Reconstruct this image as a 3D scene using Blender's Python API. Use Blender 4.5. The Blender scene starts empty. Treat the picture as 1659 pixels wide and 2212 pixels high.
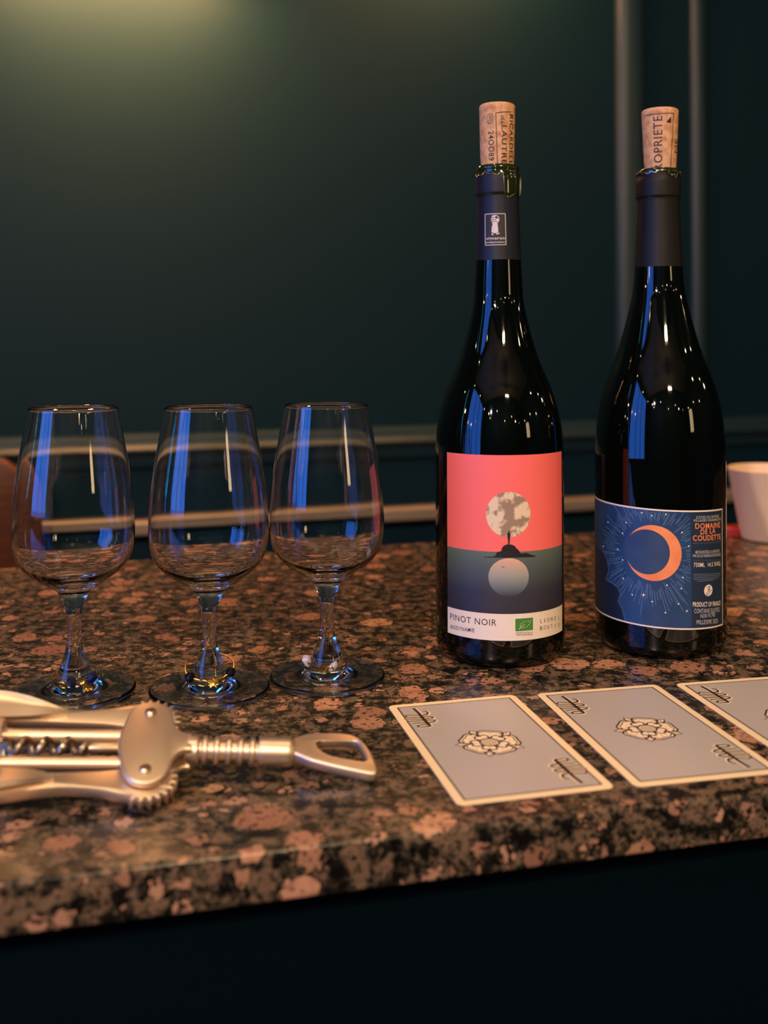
import bpy, bmesh, math, random
from mathutils import Vector, Matrix, geometry
PI = math.pi
sc = bpy.context.scene
C = sc.collection
random.seed(7)

# ------------------------------------------------------------------ camera
F_PX, CAM_H, HORIZON, CX, ROLL = 2213.1, 0.18746, 750.27, 829.5, -0.0041
cam_d = bpy.data.cameras.new('camera')
cam = bpy.data.objects.new('camera', cam_d); C.objects.link(cam)
cam_d.sensor_fit = 'VERTICAL'; cam_d.sensor_height = 36.0; cam_d.sensor_width = 27.0
cam_d.lens = F_PX / 2212 * 36.0
cam_d.shift_y = -(1106 - HORIZON) / 2212
cam_d.clip_start = 0.01
cam.matrix_world = Matrix.Translation((0, 0, CAM_H)) @ Matrix.Rotation(PI/2, 4, 'X') @ Matrix.Rotation(ROLL, 4, 'Z')
cam_d.dof.use_dof = True
cam_d.dof.focus_distance = 0.575
cam_d.dof.aperture_fstop = 6.0
sc.camera = cam

# ------------------------------------------------------------------ world, exposure
w = bpy.data.worlds.new('room_air'); sc.world = w; w.use_nodes = True
w.node_tree.nodes['Background'].inputs[0].default_value = (0.02, 0.03, 0.05, 1)
w.node_tree.nodes['Background'].inputs[1].default_value = 0.3
sc.view_settings.view_transform = 'Standard'
sc.view_settings.look = 'None'
sc.view_settings.exposure = 0.0
sc.view_settings.gamma = 1.0
sc.view_settings.use_curve_mapping = False
sc.cycles.use_denoising = True
sc.cycles.max_bounces = 12
sc.cycles.use_adaptive_sampling = True
sc.cycles.adaptive_threshold = 0.02
sc.cycles.transmission_bounces = 12
sc.cycles.glossy_bounces = 6
sc.cycles.sample_clamp_indirect = 10.0
sc.cycles.caustics_refractive = True
sc.cycles.caustics_reflective = False
sc.cycles.blur_glossy = 0.5

# light levels of the room's lamps (watts)
TRIO_W, SCONCE_W, DOWN_W, WINDOW_E = 29.0, 9.5, 21.0, 6.8
WARM = (1.0, 0.68, 0.38)

# ------------------------------------------------------------------ helpers
def ray(px, py):
    X, Y = px - CX, py - HORIZON
    c, s = math.cos(ROLL), math.sin(ROLL)
    X, Y = c*X + s*Y, -s*X + c*Y
    return Vector((X / F_PX, 1.0, -Y / F_PX))
def at_z(px, py, z=0.0):
    r = ray(px, py); d = (z - CAM_H) / r.z
    return Vector((r.x*d, d, z))
def at_d(px, py, d):
    r = ray(px, py); return Vector((r.x*d, d, CAM_H + r.z*d))

def lin(c):
    return tuple(((v/255)/12.92 if v/255 <= 0.04045 else ((v/255 + 0.055)/1.055)**2.4) for v in c)

def mat(name, rgb=(200, 200, 200), rough=0.5, metal=0.0, spec=0.5, linear=None, trans=0.0, ior=1.5, emit=None, estr=0.0, coat=0.0):
    m = bpy.data.materials.new(name); m.use_nodes = True
    b = m.node_tree.nodes['Principled BSDF']
    col = linear if linear else lin(rgb)
    b.inputs['Base Color'].default_value = (*col, 1)
    b.inputs['Roughness'].default_value = rough
    b.inputs['Metallic'].default_value = metal
    b.inputs['Specular IOR Level'].default_value = spec
    b.inputs['IOR'].default_value = ior
    b.inputs['Transmission Weight'].default_value = trans
    b.inputs['Coat Weight'].default_value = coat
    if emit:
        b.inputs['Emission Color'].default_value = (*emit, 1)
        b.inputs['Emission Strength'].default_value = estr
    return m
def nodes(m): return m.node_tree.nodes, m.node_tree.links, m.node_tree.nodes['Principled BSDF']
def ramp(nt, stops, interp='LINEAR'):
    r = nt.new('ShaderNodeValToRGB'); r.color_ramp.interpolation = interp
    el = r.color_ramp.elements
    while len(el) < len(stops): el.new(0.5)
    for e, (p, c) in zip(el, stops):
        e.position = p; e.color = (*c, 1) if len(c) == 3 else c
    return r
def bump(m, scale=200, strength=0.1, dist=0.001, coord='Object'):
    nt, ln, b = nodes(m)
    tc = nt.new('ShaderNodeTexCoord'); n = nt.new('ShaderNodeTexNoise'); n.inputs['Scale'].default_value = scale
    n.inputs['Detail'].default_value = 4
    bp = nt.new('ShaderNodeBump'); bp.inputs['Strength'].default_value = strength; bp.inputs['Distance'].default_value = dist
    ln.new(tc.outputs[coord], n.inputs['Vector']); ln.new(n.outputs['Fac'], bp.inputs['Height']); ln.new(bp.outputs[0], b.inputs['Normal'])
    return m
def mottle(m, c1, c2, scale, coord='Object', p=(0.35, 0.65), stretch=None):
    nt, ln, b = nodes(m)
    tc = nt.new('ShaderNodeTexCoord'); n = nt.new('ShaderNodeTexNoise'); n.inputs['Scale'].default_value = scale; n.inputs['Detail'].default_value = 5
    r = ramp(nt, [(p[0], lin(c1)), (p[1], lin(c2))])
    if stretch:
        mp = nt.new('ShaderNodeMapping'); mp.inputs['Scale'].default_value = stretch
        ln.new(tc.outputs[coord], mp.inputs[0]); ln.new(mp.outputs[0], n.inputs['Vector'])
    else: ln.new(tc.outputs[coord], n.inputs['Vector'])
    ln.new(n.outputs['Fac'], r.inputs[0]); ln.new(r.outputs[0], b.inputs['Base Color'])
    return m
def vgrad(m, stops):
    nt, ln, b = nodes(m)
    tc = nt.new('ShaderNodeTexCoord'); sx = nt.new('ShaderNodeSeparateXYZ'); r = ramp(nt, [(p, lin(c)) for p, c in stops])
    ln.new(tc.outputs['Generated'], sx.inputs[0]); ln.new(sx.outputs['Z'], r.inputs[0]); ln.new(r.outputs[0], b.inputs['Base Color'])
    return m

def link(name, me, mt=None, parent=None, loc=None):
    o = bpy.data.objects.new(name, me); C.objects.link(o)
    if mt is not None: me.materials.append(mt)
    if parent is not None: o.parent = parent
    if loc is not None: o.location = loc
    return o
def mesh(name, verts, faces, mt=None, parent=None, loc=None, smooth=True, angle=35):
    me = bpy.data.meshes.new(name); me.from_pydata([tuple(v) for v in verts], [], faces); me.update()
    if smooth and len(me.polygons):
        me.polygons.foreach_set('use_smooth', [True]*len(me.polygons))
        me.set_sharp_from_angle(angle=math.radians(angle))
    return link(name, me, mt, parent, loc)
def from_bm(name, bm, mt=None, parent=None, loc=None, smooth=True, angle=35):
    me = bpy.data.meshes.new(name); bm.normal_update(); bm.to_mesh(me); bm.free()
    if smooth and len(me.polygons):
        me.polygons.foreach_set('use_smooth', [True]*len(me.polygons))
        me.set_sharp_from_angle(angle=math.radians(angle))
    return link(name, me, mt, parent, loc)
def tag(o, label, cat, group=None, kind=None):
    if label: o['label'] = label
    if cat: o['category'] = cat
    if group: o['group'] = group
    if kind: o['kind'] = kind
    return o
def thing(name, label, cat, loc=(0, 0, 0), rotz=0.0, group=None):
    o = bpy.data.objects.new(name, None); C.objects.link(o)
    o.empty_display_size = 0.02
    o.location = loc; o.rotation_euler = (0, 0, rotz)
    return tag(o, label, cat, group)
def struct(o, label=None, cat=None):
    o['kind'] = 'structure'
    if label: o['label'] = label
    if cat: o['category'] = cat
    return o

def catmull(pts, n=6):
    out = []
    P = [pts[0]] + list(pts) + [pts[-1]]
    for i in range(1, len(P)-2):
        p0, p1, p2, p3 = P[i-1], P[i], P[i+1], P[i+2]
        for k in range(n):
            t = k/n
            out.append(tuple(0.5*((2*b) + (c-a)*t + (2*a-5*b+4*c-d)*t*t + (-a+3*b-3*c+d)*t**3) for a, b, c, d in zip(p0, p1, p2, p3)))
    out.append(tuple(pts[-1]))
    return out
def lathe(prof, seg=72, flip=False, mapf=None):
    """profile of (r, z), swept round z; returns verts, faces (open ends)."""
    V, Fc, idx = [], [], []
    for (r, z) in prof:
        if r < 1e-7:
            idx.append([len(V)]); V.append((0, 0, z))
        else:
            idx.append(list(range(len(V), len(V)+seg)))
            V += [(r*math.cos(2*PI*j/seg), r*math.sin(2*PI*j/seg), z) for j in range(seg)]
    for i in range(len(prof)-1):
        a, b = idx[i], idx[i+1]
        for j in range(seg):
            k = (j+1) % seg
            if len(a) == 1 and len(b) == 1: continue
            if len(a) == 1: f = (a[0], b[k], b[j])
            elif len(b) == 1: f = (a[j], a[k], b[0])
            else: f = (a[j], a[k], b[k], b[j])
            Fc.append(tuple(reversed(f)) if flip else f)
    if mapf: V = [mapf(*v) for v in V]
    return V, Fc
def tube(path, r, seg=10, closed=False, caps=True):
    V, Fc = [], []
    n = len(path); P = [Vector(p) for p in path]
    rr = r if isinstance(r, (list, tuple)) else [r]*n
    up = Vector((0.13, 0.21, 0.97)); prev = None
    for i, p in enumerate(P):
        if closed: t = P[(i+1) % n] - P[i-1]
        else: t = P[min(i+1, n-1)] - P[max(i-1, 0)]
        t.normalize()
        a = (up if prev is None else prev) ; a = (a - t*a.dot(t)).normalized(); prev = a
        b = t.cross(a)
        for j in range(seg):
            q = 2*PI*j/seg; V.append(p + (a*math.cos(q) + b*math.sin(q))*rr[i])
    m = n if closed else n-1
    for i in range(m):
        for j in range(seg):
            k = (j+1) % seg; i2 = (i+1) % n
            Fc.append((i*seg+j, i*seg+k, i2*seg+k, i2*seg+j))
    if caps and not closed:
        Fc.append(tuple(reversed(range(seg)))); Fc.append(tuple(range((n-1)*seg, n*seg)))
    return V, Fc
def join(*vfs):
    V, Fc = [], []
    for v, f in vfs:
        o = len(V); V += list(v); Fc += [tuple(i+o for i in q) for q in f]
    return V, Fc
def box_bm(x0, x1, y0, y1, z0, z1, bev=0.0, seg=2):
    bm = bmesh.new()
    M = Matrix.Translation(((x0+x1)/2, (y0+y1)/2, (z0+z1)/2)) @ Matrix.Diagonal((x1-x0, y1-y0, z1-z0, 1))
    bmesh.ops.create_cube(bm, size=1, matrix=M)
    if bev: bmesh.ops.bevel(bm, geom=bm.edges[:], offset=bev, segments=seg, affect='EDGES', profile=0.5)
    return bm
def prism_bm(pts, z0, z1, bev=0.0, seg=2, holes=None):
    """outline (x, y) extruded from z0 to z1, edges rounded."""
    bm = bmesh.new()
    loops = [pts] + (holes or [])
    if not holes:
        bot = [bm.verts.new((x, y, z0)) for x, y in pts]; top = [bm.verts.new((x, y, z1)) for x, y in pts]
        bm.faces.new(list(reversed(bot))); bm.faces.new(top)
        for i in range(len(pts)):
            k = (i+1) % len(pts); bm.faces.new((bot[i], bot[k], top[k], top[i]))
    else:
        tris = geometry.tessellate_polygon([[Vector((x, y, 0)) for x, y in l] for l in loops])
        flat = [p for l in loops for p in l]
        bot = [bm.verts.new((x, y, z0)) for x, y in flat]; top = [bm.verts.new((x, y, z1)) for x, y in flat]
        for t in tris:
            bm.faces.new([top[i] for i in t]); bm.faces.new([bot[i] for i in reversed(t)])
        o = 0
        for l in loops:
            n = len(l)
            for i in range(n):
                k = (i+1) % n; bm.faces.new((bot[o+i], bot[o+k], top[o+k], top[o+i]))
            o += n
        bmesh.ops.dissolve_limit(bm, angle_limit=0.01, verts=bm.verts[:], edges=bm.edges[:])
    bmesh.ops.recalc_face_normals(bm, faces=bm.faces[:])
    if bev:
        ed = [e for e in bm.edges if len(e.link_faces) == 2 and e.calc_face_angle(0) > 0.9 and (abs(e.verts[0].co.z - e.verts[1].co.z) < 1e-6)]
        bmesh.ops.bevel(bm, geom=ed, offset=bev, segments=seg, affect='EDGES', profile=0.5)
    return bm

# ---- flat print: triangles in a 2-D sheet (s, t), bent on to a surface by a map
class Print:
    def __init__(self): self.T = []
    def tri(self, a, b, c): self.T.append((tuple(a), tuple(b), tuple(c)))
    def poly(self, pts, holes=None):
        loops = [pts] + (holes or [])
        flat = [p for l in loops for p in l]
        for t in geometry.tessellate_polygon([[Vector((p[0], p[1], 0)) for p in l] for l in loops]):
            self.tri(*[flat[i] for i in t])
        return self
    def rect(self, s0, s1, t0, t1): return self.poly([(s0, t0), (s1, t0), (s1, t1), (s0, t1)])
    def disc(self, s, t, r, n=24, ry=None):
        ry = r if ry is None else ry
        ring = [(s + r*math.cos(2*PI*i/n), t + ry*math.sin(2*PI*i/n)) for i in range(n)]
        for i in range(n): self.tri((s, t), ring[i], ring[(i+1) % n])
        return self
    def star(self, s, t, r, k=5, q=0.45, rot=PI/2):
        ring = [(s + (r if i % 2 == 0 else r*q)*math.cos(rot + PI*i/k), t + (r if i % 2 == 0 else r*q)*math.sin(rot + PI*i/k)) for i in range(2*k)]
        for i in range(2*k): self.tri((s, t), ring[i], ring[(i+1) % (2*k)])
        return self
    def line(self, pts, wd, taper=None, closed=False):
        P = [Vector((p[0], p[1])) for p in pts]; n = len(P); L, R = [], []
        for i in range(n):
            if closed: d = P[(i+1) % n] - P[i-1]
            else: d = P[min(i+1, n-1)] - P[max(i-1, 0)]
            d.normalize(); nr = Vector((-d.y, d.x)); h = wd/2 * (taper(i/(n-1)) if taper else 1)
            L.append(P[i] + nr*h); R.append(P[i] - nr*h)
        for i in range(n if closed else n-1):
            k = (i+1) % n
            self.tri(L[i], R[i], R[k]); self.tri(L[i], R[k], L[k])
        return self
    def text(self, s, place, bold=0.0):
        """place maps (0..1, 0..1) of the text's own box on to the sheet"""
        cu = bpy.data.curves.new('t', 'FONT'); cu.body = s; cu.offset = bold; cu.resolution_u = 3; cu.space_character = 1.12
        o = bpy.data.objects.new('t', cu); C.objects.link(o)
        bpy.context.view_layer.update()
        me = o.to_mesh(); me.calc_loop_triangles()
        V = [v.co.copy() for v in me.vertices]; T = [tuple(t.vertices) for t in me.loop_triangles]
        x0, x1 = min(v.x for v in V), max(v.x for v in V); y0, y1 = min(v.y for v in V), max(v.y for v in V)
        for t in T: self.tri(*[place((V[i].x-x0)/(x1-x0), (V[i].y-y0)/(y1-y0)) for i in t])
        o.to_mesh_clear(); bpy.data.objects.remove(o); bpy.data.curves.remove(cu)
        return self
    def build(self, name, mapf, mt, parent, ds=1e9, loc=None):
        out, st = [], list(self.T)
        while st:
            t = st.pop()
            e = [abs(t[i][0] - t[(i+1) % 3][0]) for i in range(3)]
            i = max(range(3), key=lambda q: e[q])
            if e[i] > ds:
                a, b, c = t[i], t[(i+1) % 3], t[(i+2) % 3]; m = ((a[0]+b[0])/2, (a[1]+b[1])/2)
                st += [(a, m, c), (m, b, c)]
            else:
                ar = (t[1][0]-t[0][0])*(t[2][1]-t[0][1]) - (t[2][0]-t[0][0])*(t[1][1]-t[0][1])
                if abs(ar) < 1e-14: continue
                out.append(t if ar > 0 else (t[0], t[2], t[1]))
        key, V, Fc = {}, [], []
        for t in out:
            q = []
            for p in t:
                k = (round(p[0], 7), round(p[1], 7))
                if k not in key: key[k] = len(V); V.append(mapf(*p))
                q.append(key[k])
            if len(set(q)) == 3: Fc.append(tuple(q))
        return mesh(name, V, Fc, mt, parent, loc, smooth=True, angle=60)

# ------------------------------------------------------------------ materials
def granite():
    m = bpy.data.materials.new('polished_granite'); m.use_nodes = True
    nt, ln, b = nodes(m)
    tc = nt.new('ShaderNodeTexCoord')
    dn = nt.new('ShaderNodeTexNoise'); dn.inputs['Scale'].default_value = 90; dn.inputs['Detail'].default_value = 3
    ln.new(tc.outputs['Object'], dn.inputs['Vector'])
    sub = nt.new('ShaderNodeVectorMath'); sub.operation = 'SUBTRACT'; sub.inputs[1].default_value = (0.5, 0.5, 0.5)
    ln.new(dn.outputs['Color'], sub.inputs[0])
    scl = nt.new('ShaderNodeVectorMath'); scl.operation = 'SCALE'; scl.inputs['Scale'].default_value = 0.010
    ln.new(sub.outputs[0], scl.inputs[0])
    add = nt.new('ShaderNodeVectorMath'); add.operation = 'ADD'
    fn = nt.new('ShaderNodeTexNoise'); fn.inputs['Scale'].default_value = 380; fn.inputs['Detail'].default_value = 3
    ln.new(tc.outputs['Object'], fn.inputs['Vector'])
    fs = nt.new('ShaderNodeVectorMath'); fs.operation = 'SUBTRACT'; fs.inputs[1].default_value = (0.5, 0.5, 0.5); ln.new(fn.outputs['Color'], fs.inputs[0])
    fm = nt.new('ShaderNodeVectorMath'); fm.operation = 'SCALE'; fm.inputs['Scale'].default_value = 0.006; ln.new(fs.outputs[0], fm.inputs[0])
    ad0 = nt.new('ShaderNodeVectorMath'); ad0.operation = 'ADD'; ln.new(tc.outputs['Object'], ad0.inputs[0]); ln.new(fm.outputs[0], ad0.inputs[1])
    ln.new(ad0.outputs[0], add.inputs[0]); ln.new(scl.outputs[0], add.inputs[1])
    def math_(op, a, bb=None, clamp=False):
        n = nt.new('ShaderNodeMath'); n.operation = op; n.use_clamp = clamp
        for i, v in enumerate((a, bb)):
            if v is None: continue
            if isinstance(v, (int, float)): n.inputs[i].default_value = v
            else: ln.new(v, n.inputs[i])
        return n.outputs[0]
    def mixc(f, a, bb):
        n = nt.new('ShaderNodeMix'); n.data_type = 'RGBA'
        if isinstance(f, (int, float)): n.inputs[0].default_value = f
        else: ln.new(f, n.inputs[0])
        for i, v in ((6, a), (7, bb)):
            if isinstance(v, tuple): n.inputs[i].default_value = (*v, 1)
            else: ln.new(v, n.inputs[i])
        return n.outputs[2]
    def noise(scale, detail=3, vec=None):
        n = nt.new('ShaderNodeTexNoise'); n.inputs['Scale'].default_value = scale; n.inputs['Detail'].default_value = detail
        ln.new(vec if vec else tc.outputs['Object'], n.inputs['Vector']); return n.outputs['Fac']
    def step(v, lo, hi):
        n = nt.new('ShaderNodeMapRange'); n.interpolation_type = 'SMOOTHSTEP'
        ln.new(v, n.inputs[0]); n.inputs[1].default_value = lo; n.inputs[2].default_value = hi
        return n.outputs[0]
    def ovoids(scale, r0, r1, rim):
        v = nt.new('ShaderNodeTexVoronoi'); v.inputs['Scale'].default_value = scale; v.inputs['Randomness'].default_value = 0.85
        ln.new(add.outputs[0], v.inputs['Vector'])
        sp = nt.new('ShaderNodeSeparateColor'); ln.new(v.outputs['Color'], sp.inputs[0])
        rad = math_('ADD', math_('MULTIPLY', sp.outputs[0], r1-r0), r0)
        q = math_('SUBTRACT', v.outputs['Distance'], rad)
        inside = math_('SUBTRACT', 1.0, step(q, -0.025, 0.0))
        rimm = math_('SUBTRACT', 1.0, step(q, rim-0.03, rim))
        return inside, rimm, sp.outputs[1], q
    # dark matrix with flakes of every size
    fine = noise(430, 4)
    nm = nt.new('ShaderNodeTexNoise'); nm.inputs['Scale'].default_value = 120; nm.inputs['Detail'].default_value = 7; nm.inputs['Roughness'].default_value = 0.72
    ln.new(tc.outputs['Object'], nm.inputs['Vector'])
    rm = ramp(nt, [(0.40, lin((12, 11, 9))), (0.47, lin((34, 31, 23))), (0.515, lin((84, 72, 54))), (0.58, lin((122, 94, 70))), (0.66, lin((92, 84, 62)))])
    ln.new(nm.outputs['Fac'], rm.inputs[0])
    mtx = mixc(step(fine, 0.58, 0.63), rm.outputs[0], lin((12, 10, 9)))
    i2, r2, c2, _ = ovoids(98, -0.22, 0.50, 0.09)
    small = mixc(c2, lin((134, 96, 72)), lin((184, 138, 106)))
    small = mixc(step(noise(300, 4), 0.54, 0.60), small, lin((34, 26, 19)))
    mtx = mixc(math_('MULTIPLY', r2, 0.6), mtx, lin((30, 28, 20)))
    mtx = mixc(i2, mtx, small)
    i1, r1, c1, q1 = ovoids(44, -0.10, 0.56, 0.07)
    big = mixc(c1, lin((140, 98, 72)), lin((192, 142, 108)))
    big = mixc(step(noise(150, 5), 0.45, 0.62), big, lin((156, 108, 80)))
    big = mixc(step(noise(340, 4), 0.57, 0.615), big, lin((26, 20, 15)))
    mtx = mixc(math_('MULTIPLY', r1, 0.85), mtx, mixc(step(fine, 0.45, 0.6), lin((20, 20, 14)), lin((72, 66, 46))))
    col = mixc(i1, mtx, big)
    ln.new(col, b.inputs['Base Color'])
    b.inputs['Roughness'].default_value = 0.26
    b.inputs['Specular IOR Level'].default_value = 0.3
    return m
M = {}
M['granite'] = granite()
M['teal'] = bump(mat('teal_satin_paint', linear=(0.0030, 0.0165, 0.0225), rough=0.55, spec=0.10), 60, 0.05, 0.002)
M['teal_trim'] = mat('teal_gloss_trim_paint', linear=(0.0085, 0.024, 0.029), rough=0.40, spec=0.34)
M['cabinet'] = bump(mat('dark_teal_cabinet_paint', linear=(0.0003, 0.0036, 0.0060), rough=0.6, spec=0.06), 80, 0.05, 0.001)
M['beige_wood'] = mottle(mat('pale_beige_wood', rough=0.5), (112, 98, 78), (130, 114, 92), 14, stretch=(1, 1, 20))
M['ceil'] = bump(mat('dim_taupe_ceiling_paint', (104, 99, 92), 0.8), 100, 0.05)
M['floor'] = mottle(mat('dark_wood_floor', rough=0.45), (46, 30, 20), (74, 50, 34), 8, stretch=(1, 12, 1))
M['glass'] = mat('clear_glass', linear=(0.97, 0.98, 0.98), rough=0.0, trans=1.0, ior=1.5)
M['bottle'] = mat('dark_green_bottle_glass', linear=(0.0012, 0.0018, 0.001), rough=0.03, spec=0.55)
M['bottle_lip'] = mat('olive_green_glass', linear=(0.012, 0.018, 0.003), rough=0.06, spec=0.7)
M['capsule_navy'] = bump(mat('navy_matte_foil', (19, 22, 36), 0.48, 0.0, 0.28), 900, 0.06, 0.0003)
M['capsule_black'] = bump(mat('charcoal_matte_foil', (17, 16, 17), 0.5, 0.0, 0.22), 900, 0.06, 0.0003)
M['foil_edge'] = mat('bright_torn_foil', (190, 180, 165), 0.25, 1.0)
M['cork'] = bump(mottle(mat('cork', rough=0.8), (176, 120, 78), (214, 164, 118), 260, p=(0.3, 0.6)), 420, 0.5, 0.0006)
M['ink'] = mat('black_ink', (30, 22, 20), 0.6)
M['ink_brown'] = mat('dark_brown_ink', (34, 21, 18), 0.6)
M['navy_ink'] = mat('dark_navy_ink', (28, 27, 36), 0.6)
M['silver_print'] = mat('silver_print', (206, 196, 186), 0.4)
M['white_print'] = mat('cream_white_print', (240, 226, 208), 0.5)
M['coral'] = mat('coral_print', linear=lin((252, 112, 104)), rough=0.45)
M['paper'] = mat('cream_label_paper', (238, 222, 200), 0.5)
M['green_print'] = mat('leaf_green_print', (66, 132, 48), 0.5)
M['sea'] = vgrad(mat('sea_print', rough=0.45), [(0.0, (46, 43, 54)), (0.35, (50, 51, 62)), (0.75, (78, 90, 88)), (1.0, (94, 110, 98))])
M['moon2'] = vgrad(mat('reflected_moon_print', rough=0.45), [(0.0, (54, 56, 70)), (0.2, (96, 108, 112)), (0.55, (156, 158, 144)), (1.0, (228, 174, 148))])
M['moon'] = mottle(mat('moon_print', rough=0.45), (156, 130, 106), (230, 206, 170), 135, p=(0.43, 0.52))
M['rock'] = mat('black_rock_print', (28, 20, 24), 0.5)
M['label_blue'] = mottle(mat('deep_blue_label_paper', rough=0.45), (26, 56, 92), (34, 68, 106), 60)
M['label_night'] = mat('dark_navy_label_print', (20, 34, 56), 0.45)
M['label_panel'] = mat('slate_navy_label_print', (30, 46, 66), 0.45)
M['disc_blue'] = mottle(mat('dusk_blue_disc_print', rough=0.45), (36, 58, 90), (46, 70, 102), 90)
M['ray_blue'] = mat('pale_blue_line_print', (104, 136, 166), 0.5)
M['orange_print'] = mottle(mat('orange_print', rough=0.45), (236, 130, 76), (246, 150, 92), 120)
M['slate_text'] = mat('grey_blue_print', (92, 108, 124), 0.5)
M['pale_text'] = mat('pale_grey_print', (196, 196, 192), 0.5)
M['card_edge'] = mat('cream_card_stock', (250, 222, 172), 0.4)
M['card_grey'] = mat('warm_grey_card_print', (186, 176, 164), 0.28, spec=0.5)
M['card_cream'] = mat('cream_card_print', (252, 226, 184), 0.35)
M['metal'] = bump(mat('satin_nickel', (236, 214, 188), 0.42, 1.0), 1500, 0.04, 0.0002)
M['metal_dark'] = mat('brushed_steel', (186, 164, 138), 0.3, 1.0)
M['gold'] = mat('polished_gold', (232, 178, 84), 0.18, 1.0)
M['black_bead'] = mat('black_glass_bead', (10, 9, 12), 0.08, 0, 0.7)
M['navy_stone'] = mat('dark_navy_stone', (20, 22, 52), 0.15, 0, 0.7)
M['pale_stone'] = mat('milky_lavender_stone', (206, 200, 216), 0.25, trans=0.35)
M['chair_wood'] = mottle(mat('amber_brown_wood', rough=0.4), (62, 28, 9), (92, 46, 16), 20, stretch=(1, 1, 8))
M['chair_leather'] = bump(mat('brown_leather', (92, 50, 26), 0.5), 200, 0.2, 0.0006)
M['cup'] = mat('cream_stoneware', (236, 206, 168), 0.5)
M['cup_in'] = mat('folded_white_paper', (240, 228, 212), 0.6)
M['red'] = mat('red_wax', (168, 44, 34), 0.35)
M['lamp_metal'] = mat('black_lamp_metal', (24, 22, 20), 0.4, 0.6)
M['bulb'] = mat('warm_bulb', (255, 220, 170), 0.4, emit=(1, 0.7, 0.38), estr=7)
M['blue_pane'] = mat('dusk_blue_pane', (10, 20, 60), 0.1, emit=(0.035, 0.18, 0.85), estr=WINDOW_E)
M['white_frame'] = mat('dark_window_frame', (36, 38, 44), 0.4)
M['cyan_led'] = mat('cyan_light_tube', (40, 200, 255), 0.3, emit=(0.02, 0.55, 1.0), estr=9)

# ------------------------------------------------------------------ the room
# granite counter: front and back edges follow the bar
FL, FR = Vector((-0.1357, 0.3597)), Vector((0.1607, 0.4311))
fdir = (FR - FL).normalized(); fa = math.atan2(fdir.y, fdir.x)
BL, BR = Vector((-0.2141, 0.9086)), Vector((0.1951, 1.0309))
bdir = (BR - BL).normalized(); ba = math.atan2(bdir.y, bdir.x)
def on(p, d, x): return p + d*((x - p.x)/d.x)
cf0, cf1 = on(FL, fdir, -0.95), on(FL, fdir, 1.15)
cb0, cb1 = on(BL, bdir, -0.95), on(BL, bdir, 1.15)
bm = prism_bm([tuple(cf0), tuple(cf1), tuple(cb1), tuple(cb0)], -0.020, 0.0, bev=0.0022, seg=4)
counter = from_bm('bar_countertop', bm, M['granite'])
tag(counter, 'polished brown granite bar countertop with black speckles and round crystals', 'countertop')
# cabinet body under it
nf = Vector((-fdir.y, fdir.x)); nb = Vector((-bdir.y, bdir.x))
k0, k1 = on(FL + nf*0.022, fdir, -0.93), on(FL + nf*0.022, fdir, 1.13)
k3, k2 = on(BL - nb*0.03, bdir, -0.93), on(BL - nb*0.03, bdir, 1.13)
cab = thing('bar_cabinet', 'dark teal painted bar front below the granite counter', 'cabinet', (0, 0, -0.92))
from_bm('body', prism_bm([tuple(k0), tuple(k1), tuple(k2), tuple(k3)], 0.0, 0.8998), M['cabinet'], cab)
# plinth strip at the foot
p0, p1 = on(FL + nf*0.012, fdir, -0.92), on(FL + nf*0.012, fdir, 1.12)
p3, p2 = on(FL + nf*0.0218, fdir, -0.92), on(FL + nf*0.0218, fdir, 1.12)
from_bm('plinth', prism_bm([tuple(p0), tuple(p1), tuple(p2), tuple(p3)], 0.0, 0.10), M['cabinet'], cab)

FLOOR, CEIL = -0.92, 1.75
WA = math.radians(17.2); wd = Vector((math.cos(WA), math.sin(WA))); wn = Vector((math.sin(WA), -math.cos(WA)))   # wn points into the room
WO = Vector((0.0, 1.50))
def wpt(s, n, z): 
    p = WO + wd*s + wn*n; return Vector((p.x, p.y, z))
def wall_hit(px, py, n=0.0):
    r = ray(px, py); o = WO + wn*n
    t = (o.x*wn.x + o.y*wn.y)/(r.x*wn.x + r.y*wn.y)
    p = Vector((r.x*t, t)); return (p - WO).dot(wd), CAM_H + r.z*t
def wall_prism(name, s0, s1, prof, mt, vertical=False, z0=None, z1=None, parent=None):
    """moulding along the back wall: prof = list of (out, up)"""
    V, Fc = [], []
    n = len(prof)
    for e in (0, 1):
        for (o, u) in prof:
            V.append(wpt(s0 if not vertical else s0+u, o, (u if not vertical else (z0 if e == 0 else z1))) if e == 0 else
                     wpt(s1 if not vertical else s0+u, o, (u if not vertical else z1)))
    for i in range(n):
        k = (i+1) % n; Fc.append((i, k, n+k, n+i))
    Fc.append(tuple(reversed(range(n)))); Fc.append(tuple(range(n, 2*n)))
    me = bpy.data.meshes.new(name); me.from_pydata([tuple(v) for v in V], [], Fc)
    bm = bmesh.new(); bm.from_mesh(me); bmesh.ops.recalc_face_normals(bm, faces=bm.faces[:]); bpy.data.meshes.remove(me)
    return from_bm(name, bm, mt, parent, angle=40)
S0, S1 = -1.72, 2.3
wb = wall_prism('wall_back', S0, S1, [(0, FLOOR), (0, CEIL), (-0.08, CEIL), (-0.08, FLOOR)], M['teal'])
struct(wb, 'dark teal painted wall behind the counter', 'wall')
# chair rail
_, zr0 = wall_hit(880, 991, 0.02); _, zr1 = wall_hit(880, 922, 0.02)
h = zr1 - zr0
prof = [(0.0002, zr0), (0.010, zr0), (0.013, zr0+h*0.10), (0.013, zr0+h*0.30), (0.022, zr0+h*0.40), (0.026, zr0+h*0.55), (0.022, zr0+h*0.68), (0.013, zr0+h*0.74), (0.012, zr0+h*0.9), (0.005, zr1), (0.0002, zr1)]
struct(wall_prism('trim_1', S0+0.002, S1-0.002, prof, M['teal_trim']), 'dark teal chair rail moulding along the wall', 'moulding')
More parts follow.
